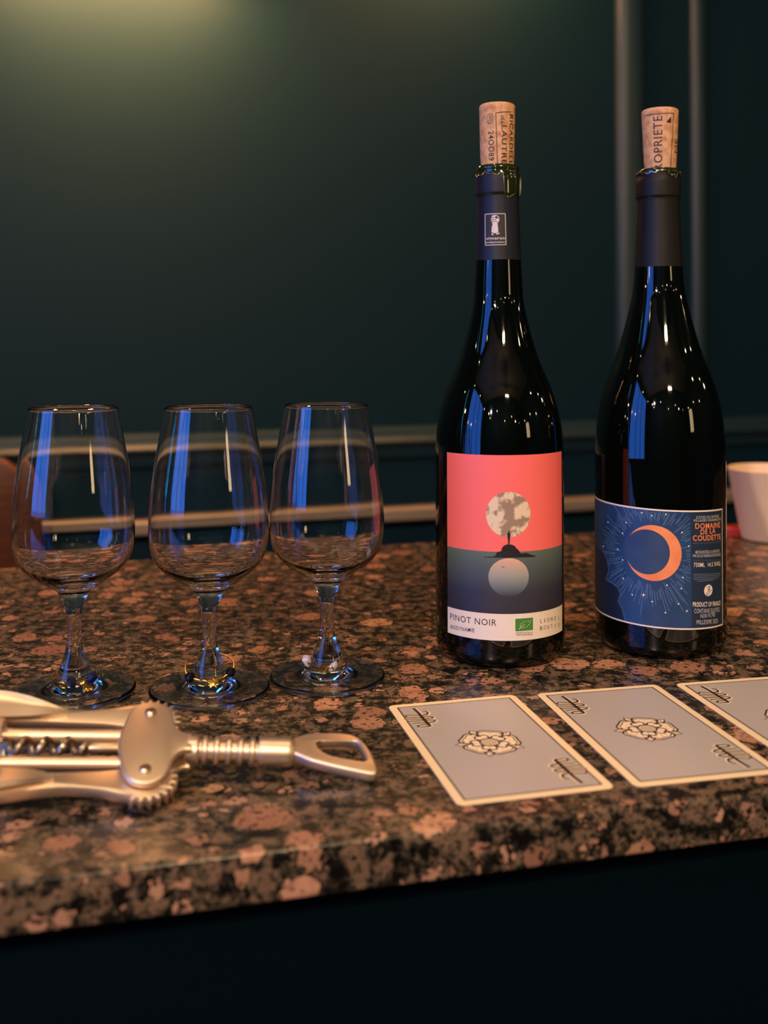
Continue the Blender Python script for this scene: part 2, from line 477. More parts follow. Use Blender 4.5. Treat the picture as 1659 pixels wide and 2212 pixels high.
# pale ledge strip lower down
_, zl0 = wall_hit(880, 1126, 0.03); _, zl1 = wall_hit(880, 1097, 0.03)
struct(wall_prism('trim_2', S0+0.002, S1-0.002, [(0.0002, zl0), (0.028, zl0), (0.031, zl0+0.003), (0.031, zl1-0.003), (0.028, zl1), (0.0002, zl1)], M['beige_wood']), 'pale beige ledge strip low on the teal wall', 'ledge')
# picture-frame mouldings at the right
def bead(wid, out): return [(0.0002, -wid/2)] + [(out*math.sin(PI*i/10)**0.7 + 0.0002, -wid/2*math.cos(PI*i/10)) for i in range(1, 10)] + [(0.0002, wid/2)]
sA, _ = wall_hit(1360, 300); sB, _ = wall_hit(1507, 300)
za = zr1 + 0.02
struct(wall_prism('trim_3', sA, sA, bead(0.052, 0.017), M['teal_trim'], True, zr1+0.0005, CEIL-0.001), 'wide upright teal moulding on the wall behind the bottles', 'moulding')
struct(wall_prism('trim_4', sB, sB, bead(0.030, 0.012), M['teal_trim'], True, zr1+0.0005, CEIL-0.001), 'narrow upright teal moulding right of the wide one', 'moulding')
# the rest of the room
XL, XR, YB = -1.75, 2.1, -1.9
def plane_box(name, x0, x1, y0, y1, z0, z1, mt): return from_bm(name, box_bm(x0, x1, y0, y1, z0, z1), mt)
struct(plane_box('floor', XL-0.1, XR+0.1, YB-0.1, 2.45, FLOOR-0.05, FLOOR, M['floor']), 'dark wooden floor', 'floor')
struct(plane_box('ceiling', XL-0.1, XR+0.1, YB-0.1, 2.45, CEIL, CEIL+0.05, M['ceil']), 'taupe painted ceiling', 'ceiling')
struct(plane_box('wall_right', XR, XR+0.08, YB, 2.2, FLOOR, CEIL, M['teal']), 'dark teal side wall on the right', 'wall')
struct(plane_box('wall_front', XL, XR, YB-0.08, YB, FLOOR, CEIL, M['teal']), 'dark teal wall behind the viewer', 'wall')
# left wall with a tall window full of blue dusk light
wl = struct(plane_box('wall_left', XL-0.08, XL, YB, 1.1, FLOOR, CEIL, M['teal']), 'dark teal side wall on the left', 'wall')
wy0, wy1, wz0, wz1 = -1.55, -0.10, 0.02, 1.45
win = bpy.data.objects.new('window_1', None); C.objects.link(win); struct(win, 'tall window with blue dusk light', 'window')
win.location = (XL, 0, 0)
fb = 0.04
for (a, b_, c, d) in ((wy0-fb, wy0, wz0-fb, wz1+fb), (wy1, wy1+fb, wz0-fb, wz1+fb), (wy0, wy1, wz1, wz1+fb), (wy0, wy1, wz0-fb, wz0)):
    from_bm('frame', box_bm(0.0, 0.05, a, b_, c, d, 0.003), M['white_frame'], win)
ym = [wy0, wy0 + (wy1-wy0)*0.36, wy0 + (wy1-wy0)*0.68, wy1]
for y in ym[1:3]: from_bm('mullion', box_bm(0.0, 0.035, y-0.012, y+0.012, wz0, wz1, 0.002), M['white_frame'], win)
for i in range(3): from_bm('pane', box_bm(0.002, 0.01, ym[i]+(0.012 if i else 0), ym[i+1]-(0.012 if i < 2 else 0), wz0, wz1), M['blue_pane'], win)
led = thing('light_tube', 'thin cyan light tube upright beside the window', 'lamp', (XL+0.03, 0.30, 0.1))
v, f = tube([(0, 0, 0.0), (0, 0, 1.1)], 0.010, 12); mesh('tube', v, f, M['cyan_led'], led)
from_bm('mount', box_bm(-0.03, -0.008, -0.014, 0.014, 0.0, 1.1, 0.002), M['lamp_metal'], led)

# ---- lamps of the room
def point(name, loc, watts, radius, parent=None, color=WARM):
    l = bpy.data.lights.new(name, 'POINT'); l.energy = watts; l.shadow_soft_size = radius; l.color = color
    o = bpy.data.objects.new(name, l); C.objects.link(o); o.location = loc
    if parent: o.parent = parent
    return o
def spot(name, loc, target, watts, radius, angle, blend, parent=None, color=WARM):
    l = bpy.data.lights.new(name, 'SPOT'); l.energy = watts; l.shadow_soft_size = radius; l.color = color
    l.spot_size = math.radians(angle); l.spot_blend = blend
    o = bpy.data.objects.new(name, l); C.objects.link(o); o.location = loc
    o.rotation_euler = (Vector(target) - Vector(loc)).to_track_quat('-Z', 'Y').to_euler()
    if parent: o.parent = parent
    return o
# bar lamp of three bulbs behind the viewer
trio = thing('bar_lamp', 'black hanging bar lamp with three warm bulbs', 'lamp', (0.42, -1.05, 1.22))
v, f = tube([(-0.12, 0, 0.10), (0.12, 0, 0.10)], 0.012, 12); mesh('bar', v, f, M['lamp_metal'], trio)
v, f = tube([(0, 0, 0.10), (0, 0, CEIL-1.22)], 0.006, 8); mesh('rod', v, f, M['lamp_metal'], trio)
for x in (-0.075, 0.0, 0.075):
    v, f = lathe([(0.0, 0.098), (0.022, 0.096), (0.028, 0.06), (0.030, 0.035), (0.028, 0.035), (0.026, 0.06), (0.02, 0.09)], 24)
    mesh('lamp_shade', [(a+x, b_, c) for a, b_, c in v], f, M['lamp_metal'], trio)
    point('bulb_light', (x, -0.0, 0.0), TRIO_W, 0.022, trio)
# long picture lights above the frame, washing the wall
def picture_light(px, py, length, watts, label):
    ss, zs = wall_hit(px, py)
    e = thing('picture_light', label, 'lamp', wpt(ss, 0.0, zs), WA)
    from_bm('backplate', box_bm(-0.03, 0.03, -0.012, -0.0005, -0.03, 0.05, 0.003), M['lamp_metal'], e)
    v, f = tube([(0, -0.012, 0.02), (0, -0.06, 0.04), (0, -0.10, 0.022)], 0.005, 10); mesh('arm', v, f, M['lamp_metal'], e)
    hs_ = [(-0.022, 0.0), (-0.020, 0.012), (-0.012, 0.020), (0.0, 0.023), (0.012, 0.020), (0.020, 0.012), (0.022, 0.0), (0.019, 0.0), (0.016, 0.010), (0.0, 0.019), (-0.016, 0.010), (-0.019, 0.0)]
    n_ = len(hs_); V = [(x, -0.10+a_, b_) for x in (-length/2, length/2) for a_, b_ in hs_]
    Fc = [(i, (i+1) % n_, n_+(i+1) % n_, n_+i) for i in range(n_)] + [tuple(reversed(range(n_))), tuple(range(n_, 2*n_))]
    mesh('lamp_hood', V, Fc, M['lamp_metal'], e)
    l = bpy.data.lights.new('picture_light_tube', 'AREA'); l.shape = 'RECTANGLE'; l.size = length*0.96; l.size_y = 0.02; l.energy = watts; l.color = (1.0, 0.44, 0.16)
    o = bpy.data.objects.new('picture_light_tube', l); C.objects.link(o); o.parent = e; o.location = (0, -0.10, 0.004); o.rotation_euler = (0.35, 0, 0)
picture_light(230, -110, 0.34, SCONCE_W, 'black picture light high on the wall at the left')
picture_light(960, -230, 0.30, SCONCE_W*0.45, 'black picture light high on the wall above the coral label bottle')
# recessed downlights over the bar
for i, (x, y, k) in enumerate(((-0.30, 0.30, 1.0), (0.55, 0.55, 1.0))):
    d = thing('downlight', ('recessed ceiling downlight over the glasses', 'recessed ceiling downlight over the cards')[i], 'lamp', (x, y, CEIL-0.002))
    v, f = lathe([(0.045, 0.0), (0.045, -0.006), (0.034, -0.006), (0.030, 0.0)], 40); mesh('bezel', v, f, M['lamp_metal'], d)
    spot('downlight_light', (0, 0, -0.012), (0.0, 0.02, -1.0), DOWN_W*k, 0.025, 80, 0.6, d)

# tall paper lantern and hanging bulbs on the viewer's side of the room
fl = thing('floor_lamp', 'tall warm paper column lamp standing on the floor', 'lamp', (1.30, -0.50, FLOOR))
v, f = lathe([(0.0, 0.0), (0.11, 0.0), (0.11, 0.02), (0.03, 0.03), (0.0, 0.03)], 32); mesh('base', v, f, M['lamp_metal'], fl)
v, f = tube([(0, 0, 0.03), (0, 0, 1.22)], 0.010, 10); mesh('pole', v, f, M['lamp_metal'], fl)
v, f = lathe([(0.03, 1.2), (0.085, 1.2), (0.09, 1.22), (0.09, 1.46), (0.085, 1.48), (0.0, 1.48)], 24); mesh('lamp_shade', v, f, M['bulb'], fl)
PEND = (((-0.62, -1.10, 0.95, 64.0, (1.0, 0.80, 0.80)), 'bright white bulb hanging in front of the window'),
        ((-1.30, 0.30, 0.62, 2.5, WARM), 'small bulb hanging beside the cyan light tube'),
        ((0.95, -1.30, 0.80, 3.0, WARM), 'small bulb hanging right of the three bulb bar lamp'),
        ((1.55, 0.05, 0.95, 3.0, WARM), 'small bulb hanging high beyond the paper lamp'),
        ((1.80, 0.75, 0.70, 2.0, WARM), 'small bulb hanging near the right hand wall'),
        ((-0.95, -1.45, 1.10, 3.0, WARM), 'small bulb hanging in the corner behind the viewer'))
for (x, y, z, wt, cl_), lb_ in PEND:
    d = thing('pendant_lamp', lb_, 'lamp', (x, y, z), 0, 'hanging bulbs behind the viewer')
    v, f = tube([(0, 0, 0.05), (0, 0, CEIL-z)], 0.003, 8); mesh('cord', v, f, M['lamp_metal'], d)
    v, f = lathe([(0.0, 0.06), (0.014, 0.06), (0.017, 0.03), (0.015, 0.03), (0.0, 0.05)], 20); mesh('socket', v, f, M['lamp_metal'], d)
    point('bulb_light', (0, 0, 0), wt, 0.02, d, cl_)

# added string of unseen bulbs behind the viewer, for glints on glasses and bottles
M['glint_bulb'] = mat('added_glint_bulb', (255, 225, 180), 0.4, emit=(1.0, 0.78, 0.48), estr=110)
sl = thing('added_glint_lights', 'added string of small warm bulbs out of view, for glints on the glass', 'lamp', (0, 0, 0))
way = [(XL+0.05, 0.75, 0.75), (XL+0.05, 0.20, 1.52), (XL+0.05, -0.75, 1.55), (XL+0.05, -1.7, 1.52), (-1.0, YB+0.05, 1.15), (-0.3, YB+0.05, 1.3), (0.4, YB+0.05, 0.95), (1.1, YB+0.05, 1.2), (1.9, YB+0.05, 0.9), (XR-0.05, -1.0, 1.1), (XR-0.05, -0.3, 0.75), (XR-0.05, 0.4, 1.0), (XR-0.05, 1.0, 0.7)]
wp = catmull(way, 10)
v, f = tube(wp, 0.003, 6); mesh('cable', v, f, M['lamp_metal'], sl)
for i in range(4, len(wp)-1, 9):
    p = Vector(wp[i]); v, f = lathe([(0.0, -0.040), (0.010, -0.036), (0.014, -0.026), (0.011, -0.014), (0.005, -0.006), (0.0, -0.004)], 12)
    mesh('bulb', [Vector(q)+p for q in v], f, M['glint_bulb'], sl)

# ------------------------------------------------------------------ chair behind the bar, at the left
chp = at_d(-315, 1000, 1.16)
ch = thing('dining_chair', 'amber brown wooden chair behind the counter at the far left', 'chair', (chp.x, 1.125, FLOOR), WA)
sz = 0.46
top_z = at_d(15, 990, 1.2).z - FLOOR
wch = 0.20
from_bm('seat', box_bm(-wch, wch, -0.17, 0.12, sz-0.04, sz, 0.012, 3), M['chair_leather'], ch)
out = [(-wch, 0.0), (wch, 0.0)] + [(wch - 0.07 + 0.07*math.cos(a), 0.23 - 0.07 + 0.07*math.sin(a)) for a in [PI/2*i/6 for i in range(7)]] + [(-wch + 0.07 - 0.07*math.sin(a), 0.23 - 0.07 + 0.07*math.cos(a)) for a in [PI/2*i/6 for i in range(7)]]
bm = prism_bm(out, -0.012, 0.012, 0.005, 3)
bmesh.ops.transform(bm, matrix=Matrix.Translation((0, 0.115, top_z-0.23)) @ Matrix.Rotation(PI/2, 4, 'X'), verts=bm.verts[:])
from_bm('backrest', bm, M['chair_wood'], ch)
for x in (-wch+0.03, wch-0.03):
    from_bm('leg', box_bm(x-0.017, x+0.017, -0.16, -0.125, 0, sz-0.04, 0.004), M['chair_wood'], ch)
    from_bm('leg', box_bm(x-0.017, x+0.017, 0.085, 0.12, 0, sz-0.04, 0.004), M['chair_wood'], ch)
    from_bm('post', box_bm(x-0.014, x+0.014, 0.10, 0.122, sz, top_z-0.21, 0.004), M['chair_wood'], ch)

# ------------------------------------------------------------------ cup and small red cap at the far right
cpx = at_z(1676, 1170); 
cup = thing('paper_cup', 'cream cup at the far right edge behind the dark bottle', 'cup', (cpx.x, cpx.y+0.015, 0))
v, f = lathe([(0.0, 0.0012), (0.024, 0.0), (0.0265, 0.001), (0.0385, 0.0665), (0.0392, 0.0680), (0.0385, 0.0692), (0.0372, 0.0682), (0.0255, 0.004), (0.0, 0.0035)], 56)
mesh('body', v, f, M['cup'], cup)
fold = thing('paper_napkin', 'folded white paper leaning against the cream cup', 'napkin', (cpx.x+0.022, cpx.y-0.030, 0), 0.25)
from_bm('sheet', (lambda b: (bmesh.ops.transform(b, matrix=Matrix.Rotation(-0.25, 4, 'X'), verts=b.verts[:]), b)[1])(prism_bm([(-0.016, 0.0), (0.03, 0.0), (0.03, 0.004), (-0.016, 0.004)], 0.0012, 0.04, 0.0008)), M['cup_in'], fold)
rp = at_z(1586, 1157)
rc = thing('bottle_cap', 'small red cap lying beside the cream cup', 'cap', (rp.x, rp.y, 0))
v, f = lathe([(0.0, 0.0), (0.0105, 0.0), (0.0115, 0.001), (0.011, 0.0075), (0.0095, 0.009), (0.0, 0.0093)], 32); mesh('body', v, f, M['red'], rc)
v, f = tube([(0.0113*math.cos(2*PI*i/40), 0.0113*math.sin(2*PI*i/40), 0.0018) for i in range(40)], 0.0006, 6, True); mesh('rim', v, f, M['red'], rc)

# ------------------------------------------------------------------ bottles
def cyl_hit(bx, by, R, px, py):
    r = ray(px, py)
    a = r.x*r.x + r.y*r.y; b = -2*(r.x*bx + r.y*by); c = bx*bx + by*by - R*R
    disc = max(b*b - 4*a*c, 0.0); t = (-b - math.sqrt(disc))/(2*a)
    x, y = r.x*t - bx, r.y*t - by
    return math.atan2(x, -y)*R, CAM_H + r.z*t          # arc length, height
def wrap(R): return lambda off: (lambda s, z: ((R+off)*math.sin(s/R), -(R+off)*math.cos(s/R), z))
BOT = []
def bottle(name, label, bx, by, prof_mm, body_mat, cap_prof, cap_mat, group=None, tear=None):
    b = thing(name, label, 'wine bottle', (bx, by, 0), 0, group)
    p = [(0.0, 4.0), (18, 2.5), (30, 0.4), (34, 0.0), (37.2, 1.2)]
    pts = p + prof_mm
    base = [(r/1000, z/1000) for r, z in pts[:5]]
    rest = [(r/1000, z/1000) for r, z in catmull(pts[4:], 5)]
    v, f = lathe(base + rest[1:], 96)
    mesh('body', v, f, body_mat, b)
    # lip: glass collar
    lp = [(12.6, 279), (13.3, 280), (13.45, 283), (13.45, 291), (13.0, 294), (12.9, 295.2), (13.1, 296.5), (12.7, 298.0), (11.6, 298.8), (10.4, 298.4), (9.9, 296.5), (9.8, 285)]
    v, f = lathe([(r/1000, z/1000) for r, z in catmull(lp, 4)], 72)
    mesh('lip', v, f, M['bottle_lip'], b)
    # capsule with its torn upper edge
    prof = [(r/1000, z/1000) for r, z in catmull(cap_prof, 5)]
    V, Fc = lathe(prof, 120)
    V2 = []
    for (x, y, z) in V:
        th = math.atan2(x, -y)
        lim = tear(th)
        V2.append((x, y, min(z, lim)) if z > lim else (x, y, z))
    # drop faces folded flat above the tear
    Fc = [q for q in Fc if not all(abs(V2[i][2] - tear(math.atan2(V2[i][0], -V2[i][1]))) < 1e-6 for i in q)]
    cap = mesh('capsule', V2, Fc, cap_mat, b)
    path = []
    for i in range(181):
        th = -PI + 2*PI*i/180; z = tear(th)
        r = 0.0139 if z > 0.281 else 0.0133
        path.append(((r)*math.sin(th), -(r)*math.cos(th), z))
    v, f = tube(path, 0.00028, 6, True); mesh('torn_edge', v, f, M['foil_edge'], cap)
    return b, cap
B1X, B1Y, B1R = 0.0708, 0.6323, 0.0394
B2X, B2Y, B2R = 0.1739, 0.6478, 0.0401
def sm(x, a, b): 
    t = min(max((x-a)/(b-a), 0), 1); return t*t*(3-2*t)
def tear1(th):
    # deep notch on the right front, otherwise a nearly even cut
    base = 0.2925 + 0.0006*math.sin(7*th) + 0.0004*math.sin(17*th+1)
    notch = sm(th, 0.10, 0.20)*(1 - sm(th, 1.25, 1.5))
    low = 0.2800 - 0.0022*math.exp(-((th-0.32)/0.14)**2) + 0.0008*math.sin(9*th)
    return base*(1-notch) + low*notch
def tear2(th):
    base = 0.2962 + 0.0005*math.sin(5*th+1) + 0.0004*math.sin(19*th)
    notch = math.exp(-((th-0.45)/0.26)**2)
    return base - 0.0042*notch - 0.0010*math.exp(-((th+0.9)/0.3)**2)
prof1 = [(39.0, 5.0), (39.4, 14), (39.4, 60), (39.4, 110), (39.3, 122), (38.5, 136), (36.3, 148.4), (32.4, 161.9), (27.6, 173), (22.8, 185.6), (17.8, 204), (15.4, 216.6), (14.6, 229), (13.9, 240), (13.2, 252), (12.7, 265), (12.6, 279)]
prof2 = [(39.6, 5.0), (40.1, 14), (40.1, 60), (40.1, 112), (39.9, 123), (38.9, 137.8), (36.6, 152.7), (32.2, 167.5), (26.4, 182.3), (22.0, 197), (18.2, 212), (15.9, 223), (14.7, 237), (14.0, 248), (13.2, 262), (12.6, 279)]
cap1 = [(14.25, 240.3), (13.6, 252), (13.05, 268), (12.95, 279.2), (13.1, 280.2), (13.75, 281.0), (13.85, 283), (13.85, 286), (13.85, 289), (13.8, 291), (13.7, 293), (13.5, 295)]
cap2 = [(15.0, 237.0), (14.2, 250), (13.5, 263), (13.0, 277), (13.1, 280.0), (13.85, 281.0), (13.95, 283), (13.95, 287), (13.9, 290.5), (13.6, 292.5), (13.35, 293.6), (13.3, 295.5), (13.4, 296.5), (13.3, 298)]
bot1, capo1 = bottle('wine_bottle', 'dark wine bottle with coral label of a full moon, opened, nearer the glasses', B1X, B1Y, prof1, M['bottle'], cap1, M['capsule_navy'], 'opened wine bottles', tear1)
bot2, capo2 = bottle('wine_bottle', 'dark wine bottle with blue label of an orange crescent moon', B2X, B2Y, prof2, M['bottle'], cap2, M['capsule_black'], 'opened wine bottles', tear2)

# ---- label 1: coral sky, moon, sea
W1 = wrap(B1R); h1 = lambda px, py: cyl_hit(B1X, B1Y, B1R, px, py)
s0, zt = h1(966, 975); s1, zt2 = h1(1212.5, 976); _, zb = h1(966, 1366); _, zb2 = h1(1213, 1361)
zt = (zt+zt2)/2; zb = (zb+zb2)/2
_, zh = h1(966, 1179); _, zw = h1(966, 1309)
DS = 0.0022
# the paper itself has thickness
lab1 = Print().rect(s0, s1, zb, zt).build('label', W1(0.00012), M['paper'], bot1, DS)
lab1['label'] = 'cream paper label with coral sky, full moon and dark sea'
Print().rect(s0, s1, zh, zt).build('coral_sky', W1(0.00016), M['coral'], lab1, DS)
Print().rect(s0, s1, zw, zh).build('sea', W1(0.00016), M['sea'], lab1, DS)
ms, mz = h1(1099, 1111.5)
Print().disc(ms, mz, 0.01315, 64).build('full_moon', W1(0.0002), M['moon'], lab1, DS)
ms2, mz2 = h1(1099.5, 1247)
Print().disc(ms2, mz2, 0.0119, 64, 0.0111).build('reflected_moon', W1(0.0002), M['moon2'], lab1, DS)
rock_px = [(1044, 1204), (1048, 1202.2), (1053, 1203), (1060, 1202), (1064, 1203.4), (1066, 1201), (1071, 1200), (1072, 1195), (1075, 1192), (1080, 1191), (1083, 1190), (1084, 1184), (1088, 1179), (1093, 1176.5), (1099, 1175.5), (1106, 1176.5), (1112, 1179.5), (1115, 1184), (1119, 1187), (1122, 1191), (1124, 1195.5), (1131, 1195), (1136, 1194), (1141, 1195.5), (1143, 1197), (1148, 1198), (1151, 1199.5), (1155, 1200), (1158, 1202), (1150, 1203), (1125, 1204), (1099, 1204.6), (1070, 1204.4)]
Print().poly([h1(*p) for p in rock_px]).build('rock', W1(0.00024), M['rock'], lab1, DS)
man = [(1096.6, 1175.5), (1097.2, 1166), (1096.2, 1160), (1095.6, 1155), (1096.8, 1150.8), (1098.2, 1150), (1097.6, 1147.6), (1099, 1146), (1100.6, 1147.6), (1100, 1150), (1101.6, 1150.8), (1102.8, 1155), (1102.0, 1160), (1101.2, 1166), (1101.4, 1175.5), (1099.8, 1175.5), (1099.2, 1166), (1098.6, 1175.5)]
Print().poly([h1(*p) for p in man]).build('standing_figure', W1(0.00024), M['rock'], lab1, DS)
bird = Print().line([h1(1083, 1225), h1(1086, 1224.2), h1(1090, 1225)], 0.0003); bird.build('bird', W1(0.00024), M['rock'], lab1)
def span(hf, x0, x1, yb0, yt0, yb1=None, yt1=None):
    """text box: left and right pixel, bottoms and tops there, laid level round the bottle"""
    a0, z0 = hf(x0, yb0); _, z1 = hf(x0, yt0); a1, z2 = hf(x1, yb0 if yb1 is None else yb1); _, z3 = hf(x1, yt0 if yt1 is None else yt1)
    return lambda u, v: (a0 + (a1-a0)*u, (z0+(z1-z0)*v)*(1-u) + (z2+(z3-z2)*v)*u)
def line1(txt, pl_, bold): Print().text(txt, pl_, bold).build('lettering', W1(0.0002), M['navy_ink'], lab1, 0.0015)
line1('PINOT NOIR', span(h1, 973, 1072.5, 1337, 1324, 1352, 1338), 0.0)
line1('BIODYNAMIE', span(h1, 974, 1025, 1357, 1349, 1366, 1357.5), 0.006)
line1('CERTIFIÉ PAR FR-BIO-01', span(h1, 1114, 1150, 1368.2, 1364.6, 1367.4, 1363.8), 0.01)
line1('AGRICULTURE FRANCE', span(h1, 1115, 1150, 1372.6, 1369.2, 1371.8, 1368.4), 0.01)
def spaced(pr, word, hf, x0, x1, y0, y1, cap, bold=0.0):
    n = len(word); a0, _ = hf(x0, y0); a1, _ = hf(x1, y1)
    for i, chh in enumerate(word):
        u = i/(n-1); px = x0 + (x1-x0)*u; yb = y0 + (y1-y0)*u
        c, zc = hf(px, yb); _, z2 = hf(px, yb-cap)
        ww = {'I': 0.00022, 'L': 0.0006, 'E': 0.00062, 'É': 0.00062, 'T': 0.0007}.get(chh, 0.00085)
        top = z2 + (0.0006 if chh == 'É' else 0)
        pr.text(chh, (lambda c, ww, zc, top: (lambda u, v: (c - ww + 2*ww*u, zc + (top-zc)*v)))(c, ww, zc, top), bold)
for word, yy0, yy1 in (('LIONEL', 1346, 1338), ('BOUTIÉ', 1361, 1354)):
    T1 = Print(); spaced(T1, word, h1, 1168.5, 1206.5, yy0, yy1, 8.5, 0.004)
    T1.build('lettering', W1(0.0002), M['navy_ink'], lab1, 0.0015)
g0, gz1 = h1(1113, 1336.5); g1, _ = h1(1151, 1335); _, gz0 = h1(1113, 1363.5)
Print().rect(g0, g1, gz0, gz1).build('green_emblem', W1(0.0002), M['green_print'], lab1, DS)
L = Print(); gw, gh = g1-g0, gz1-gz0
leaf = [(0.22, 0.18), (0.30, 0.30), (0.27, 0.46), (0.33, 0.60), (0.44, 0.70), (0.57, 0.74), (0.71, 0.75), (0.86, 0.76), (0.82, 0.60), (0.75, 0.46), (0.64, 0.34), (0.50, 0.27), (0.37, 0.26)]
for (u, v_) in leaf: L.star(g0+gw*u, gz0+gh*v_, 0.00042)
L.line([(g0+gw*0.20, gz0+gh*0.16), (g0+gw*0.34, gz0+gh*0.38), (g0+gw*0.52, gz0+gh*0.52)], 0.0002)
L.build('leaf_of_stars', W1(0.00024), M['white_print'], lab1, DS)

# ---- label 2: deep blue, crescent, text column
W2 = wrap(B2R); h2 = lambda px, py: cyl_hit(B2X, B2Y, B2R, px, py)
sR, zTR = h2(1560, 1098); _, zBR = h2(1559.5, 1350.6)
sM, zTM = h2(1449.6, 1101.8); _, zBM = h2(1449.6, 1359.4)
sl_t, sl_b = (zTR-zTM)/(sR-sM), (zBR-zBM)/(sR-sM)
sL = -B2R*math.radians(118)
def lab2(u, v):        # u along the label 0..1, v up 0..1
    s = sL + (sR-sL)*u
    t, b = zTM + sl_t*(s-sM), zBM + sl_b*(s-sM)
    return s, b + (t-b)*v
Lh = zTM - zBM; Lw = sR - sL
def inv2(s, z):
    t, b = zTM + sl_t*(s-sM), zBM + sl_b*(s-sM); return (s-sL)/Lw, (z-b)/(t-b)
def quad(pr, u0, u1, v0, v1): return pr.poly([lab2(u0, v0), lab2(u1, v0), lab2(u1, v1), lab2(u0, v1)])
lb2 = quad(Print(), 0, 1, 0, 1).build('label', W2(0.00012), M['white_print'], bot2, DS)
lb2['label'] = 'deep blue paper label with thin white border'
bu, bv = 0.0009/Lw, 0.0009/Lh
quad(Print(), bu, 1-bu, bv, 1-bv).build('night_sky', W2(0.00016), M['label_blue'], lb2, DS)
sc_, _ = h2(1493.3, 1220); uc, _ = inv2(sc_, 0.05)
quad(Print(), uc, 1-bu, bv, 1-bv).build('text_panel', W2(0.0002), M['label_panel'], lb2, DS)
ms, mz = h2(1410.5, 1194.5); rO = 0.0166
ms2, mz2 = h2(1397, 1192); rI = 0.0134
def q2(zx, zy): return h2(1240 + zx/3.959, 1050 + zy/3.959)
rays = Print(); rnd = random.Random(11)
for i in range(120):
    a = 2*PI*(i + rnd.uniform(-0.3, 0.3))/120
    r0 = 0.0180 + rnd.random()*0.006; r1 = r0 + 0.004 + rnd.random()*0.012
    cx_, cz_ = (ms+ms2)/2, (mz+mz2)/2
    A = (cx_ + r0*math.cos(a), cz_ + r0*math.sin(a)); Bp = [cx_ + r1*math.cos(a), cz_ + r1*math.sin(a)]
    ua, va = inv2(*A); ub, vb = inv2(*Bp)
    if not (bu < ua < uc-0.006 and bv < va < 1-bv): continue
    k = 1.0
    while not (bu*1.5 < ub < uc-0.004 and bv*1.5 < vb < 1-bv*1.5) and k > 0.05:
        k -= 0.05; Bp = [A[0] + (cx_ + r1*math.cos(a) - A[0])*k, A[1] + (cz_ + r1*math.sin(a) - A[1])*k]; ub, vb = inv2(*Bp)
    rays.line([A, Bp], 0.00022)
rays.build('moon_rays', W2(0.0002), M['ray_blue'], lb2, DS)
Print().disc(ms2 - 0.0006, mz2, rI+0.0007, 64).build('dark_disc', W2(0.00024), M['disc_blue'], lb2, DS)
# crescent = outer arc + inner arc between the tips
dd = math.hypot(ms2-ms, mz2-mz); ang = math.atan2(mz2-mz, ms2-ms)
xx = (dd*dd + rO*rO - rI*rI)/(2*dd)
if abs(xx) >= rO: xx = rO*0.80
aO = math.acos(max(-1, min(1, xx/rO))); xi = xx - dd; aI = math.acos(max(-1, min(1, xi/rI)))
N = 48
arcO = [(ms + rO*math.cos(ang+aO+(2*PI-2*aO)*i/N), mz + rO*math.sin(ang+aO+(2*PI-2*aO)*i/N)) for i in range(N+1)]
arcI = [(ms2 + rI*math.cos(ang+aI+(2*PI-2*aI)*i/N), mz2 + rI*math.sin(ang+aI+(2*PI-2*aI)*i/N)) for i in range(N+1)]
cr = Print()
for i in range(N): cr.tri(arcO[i], arcO[i+1], arcI[i+1]); cr.tri(arcO[i], arcI[i+1], arcI[i])
cr.build('crescent_moon', W2(0.00028), M['orange_print'], lb2, DS)
cliff = [(255, 565), (285, 625), (300, 725), (272, 800), (330, 830), (370, 860), (400, 920), (378, 985), (415, 1050), (430, 1110), (440, 1170)]
cl = [q2(*p) for p in cliff]
u_, _ = inv2(*cl[-1]); cl[-1] = lab2(u_, bv)
tl = inv2(*cl[0])
cliff_poly = cl + [lab2(bu, bv), lab2(bu, tl[1]+0.06), lab2(tl[0]*0.6, tl[1]+0.03)]
Print().poly(cliff_poly).build('dark_cliff', W2(0.00024), M['label_night'], lb2, DS)
Print().line(cl, 0.00025).build('cliff_outline', W2(0.00028), M['ray_blue'], lb2, DS)
stars = Print()
for (x, y) in [(293, 308), (447, 312), (418, 402), (376, 541), (418, 631), (424, 790), (500, 929), (669, 987), (794, 847), (916, 875), (930, 781), (979, 513), (922, 396), (665, 252), (785, 241), (580, 228), (893, 1006), (781, 1082)]:
    s, z = q2(x, y); stars.disc(s, z, 0.00045, 10)
for (x, y, r) in [(595, 930, 0.0012), (964, 1068, 0.0009), (254, 516, 0.0009)]:
    s, z = q2(x, y); stars.star(s, z, r, 4, 0.35)
stars.build('stars', W2(0.00028), M['white_print'], lb2, DS)
def col(pr, txt, x0, x1, yb, yt, bold=0.0):
    return pr.text(txt, span(h2, 1240 + x0/3.959, 1240 + x1/3.959, 1050 + (yb+6)/3.959, 1050 + (yt+6)/3.959, 1050 + (yb-7)/3.959, 1050 + (yt-7)/3.959), bold)
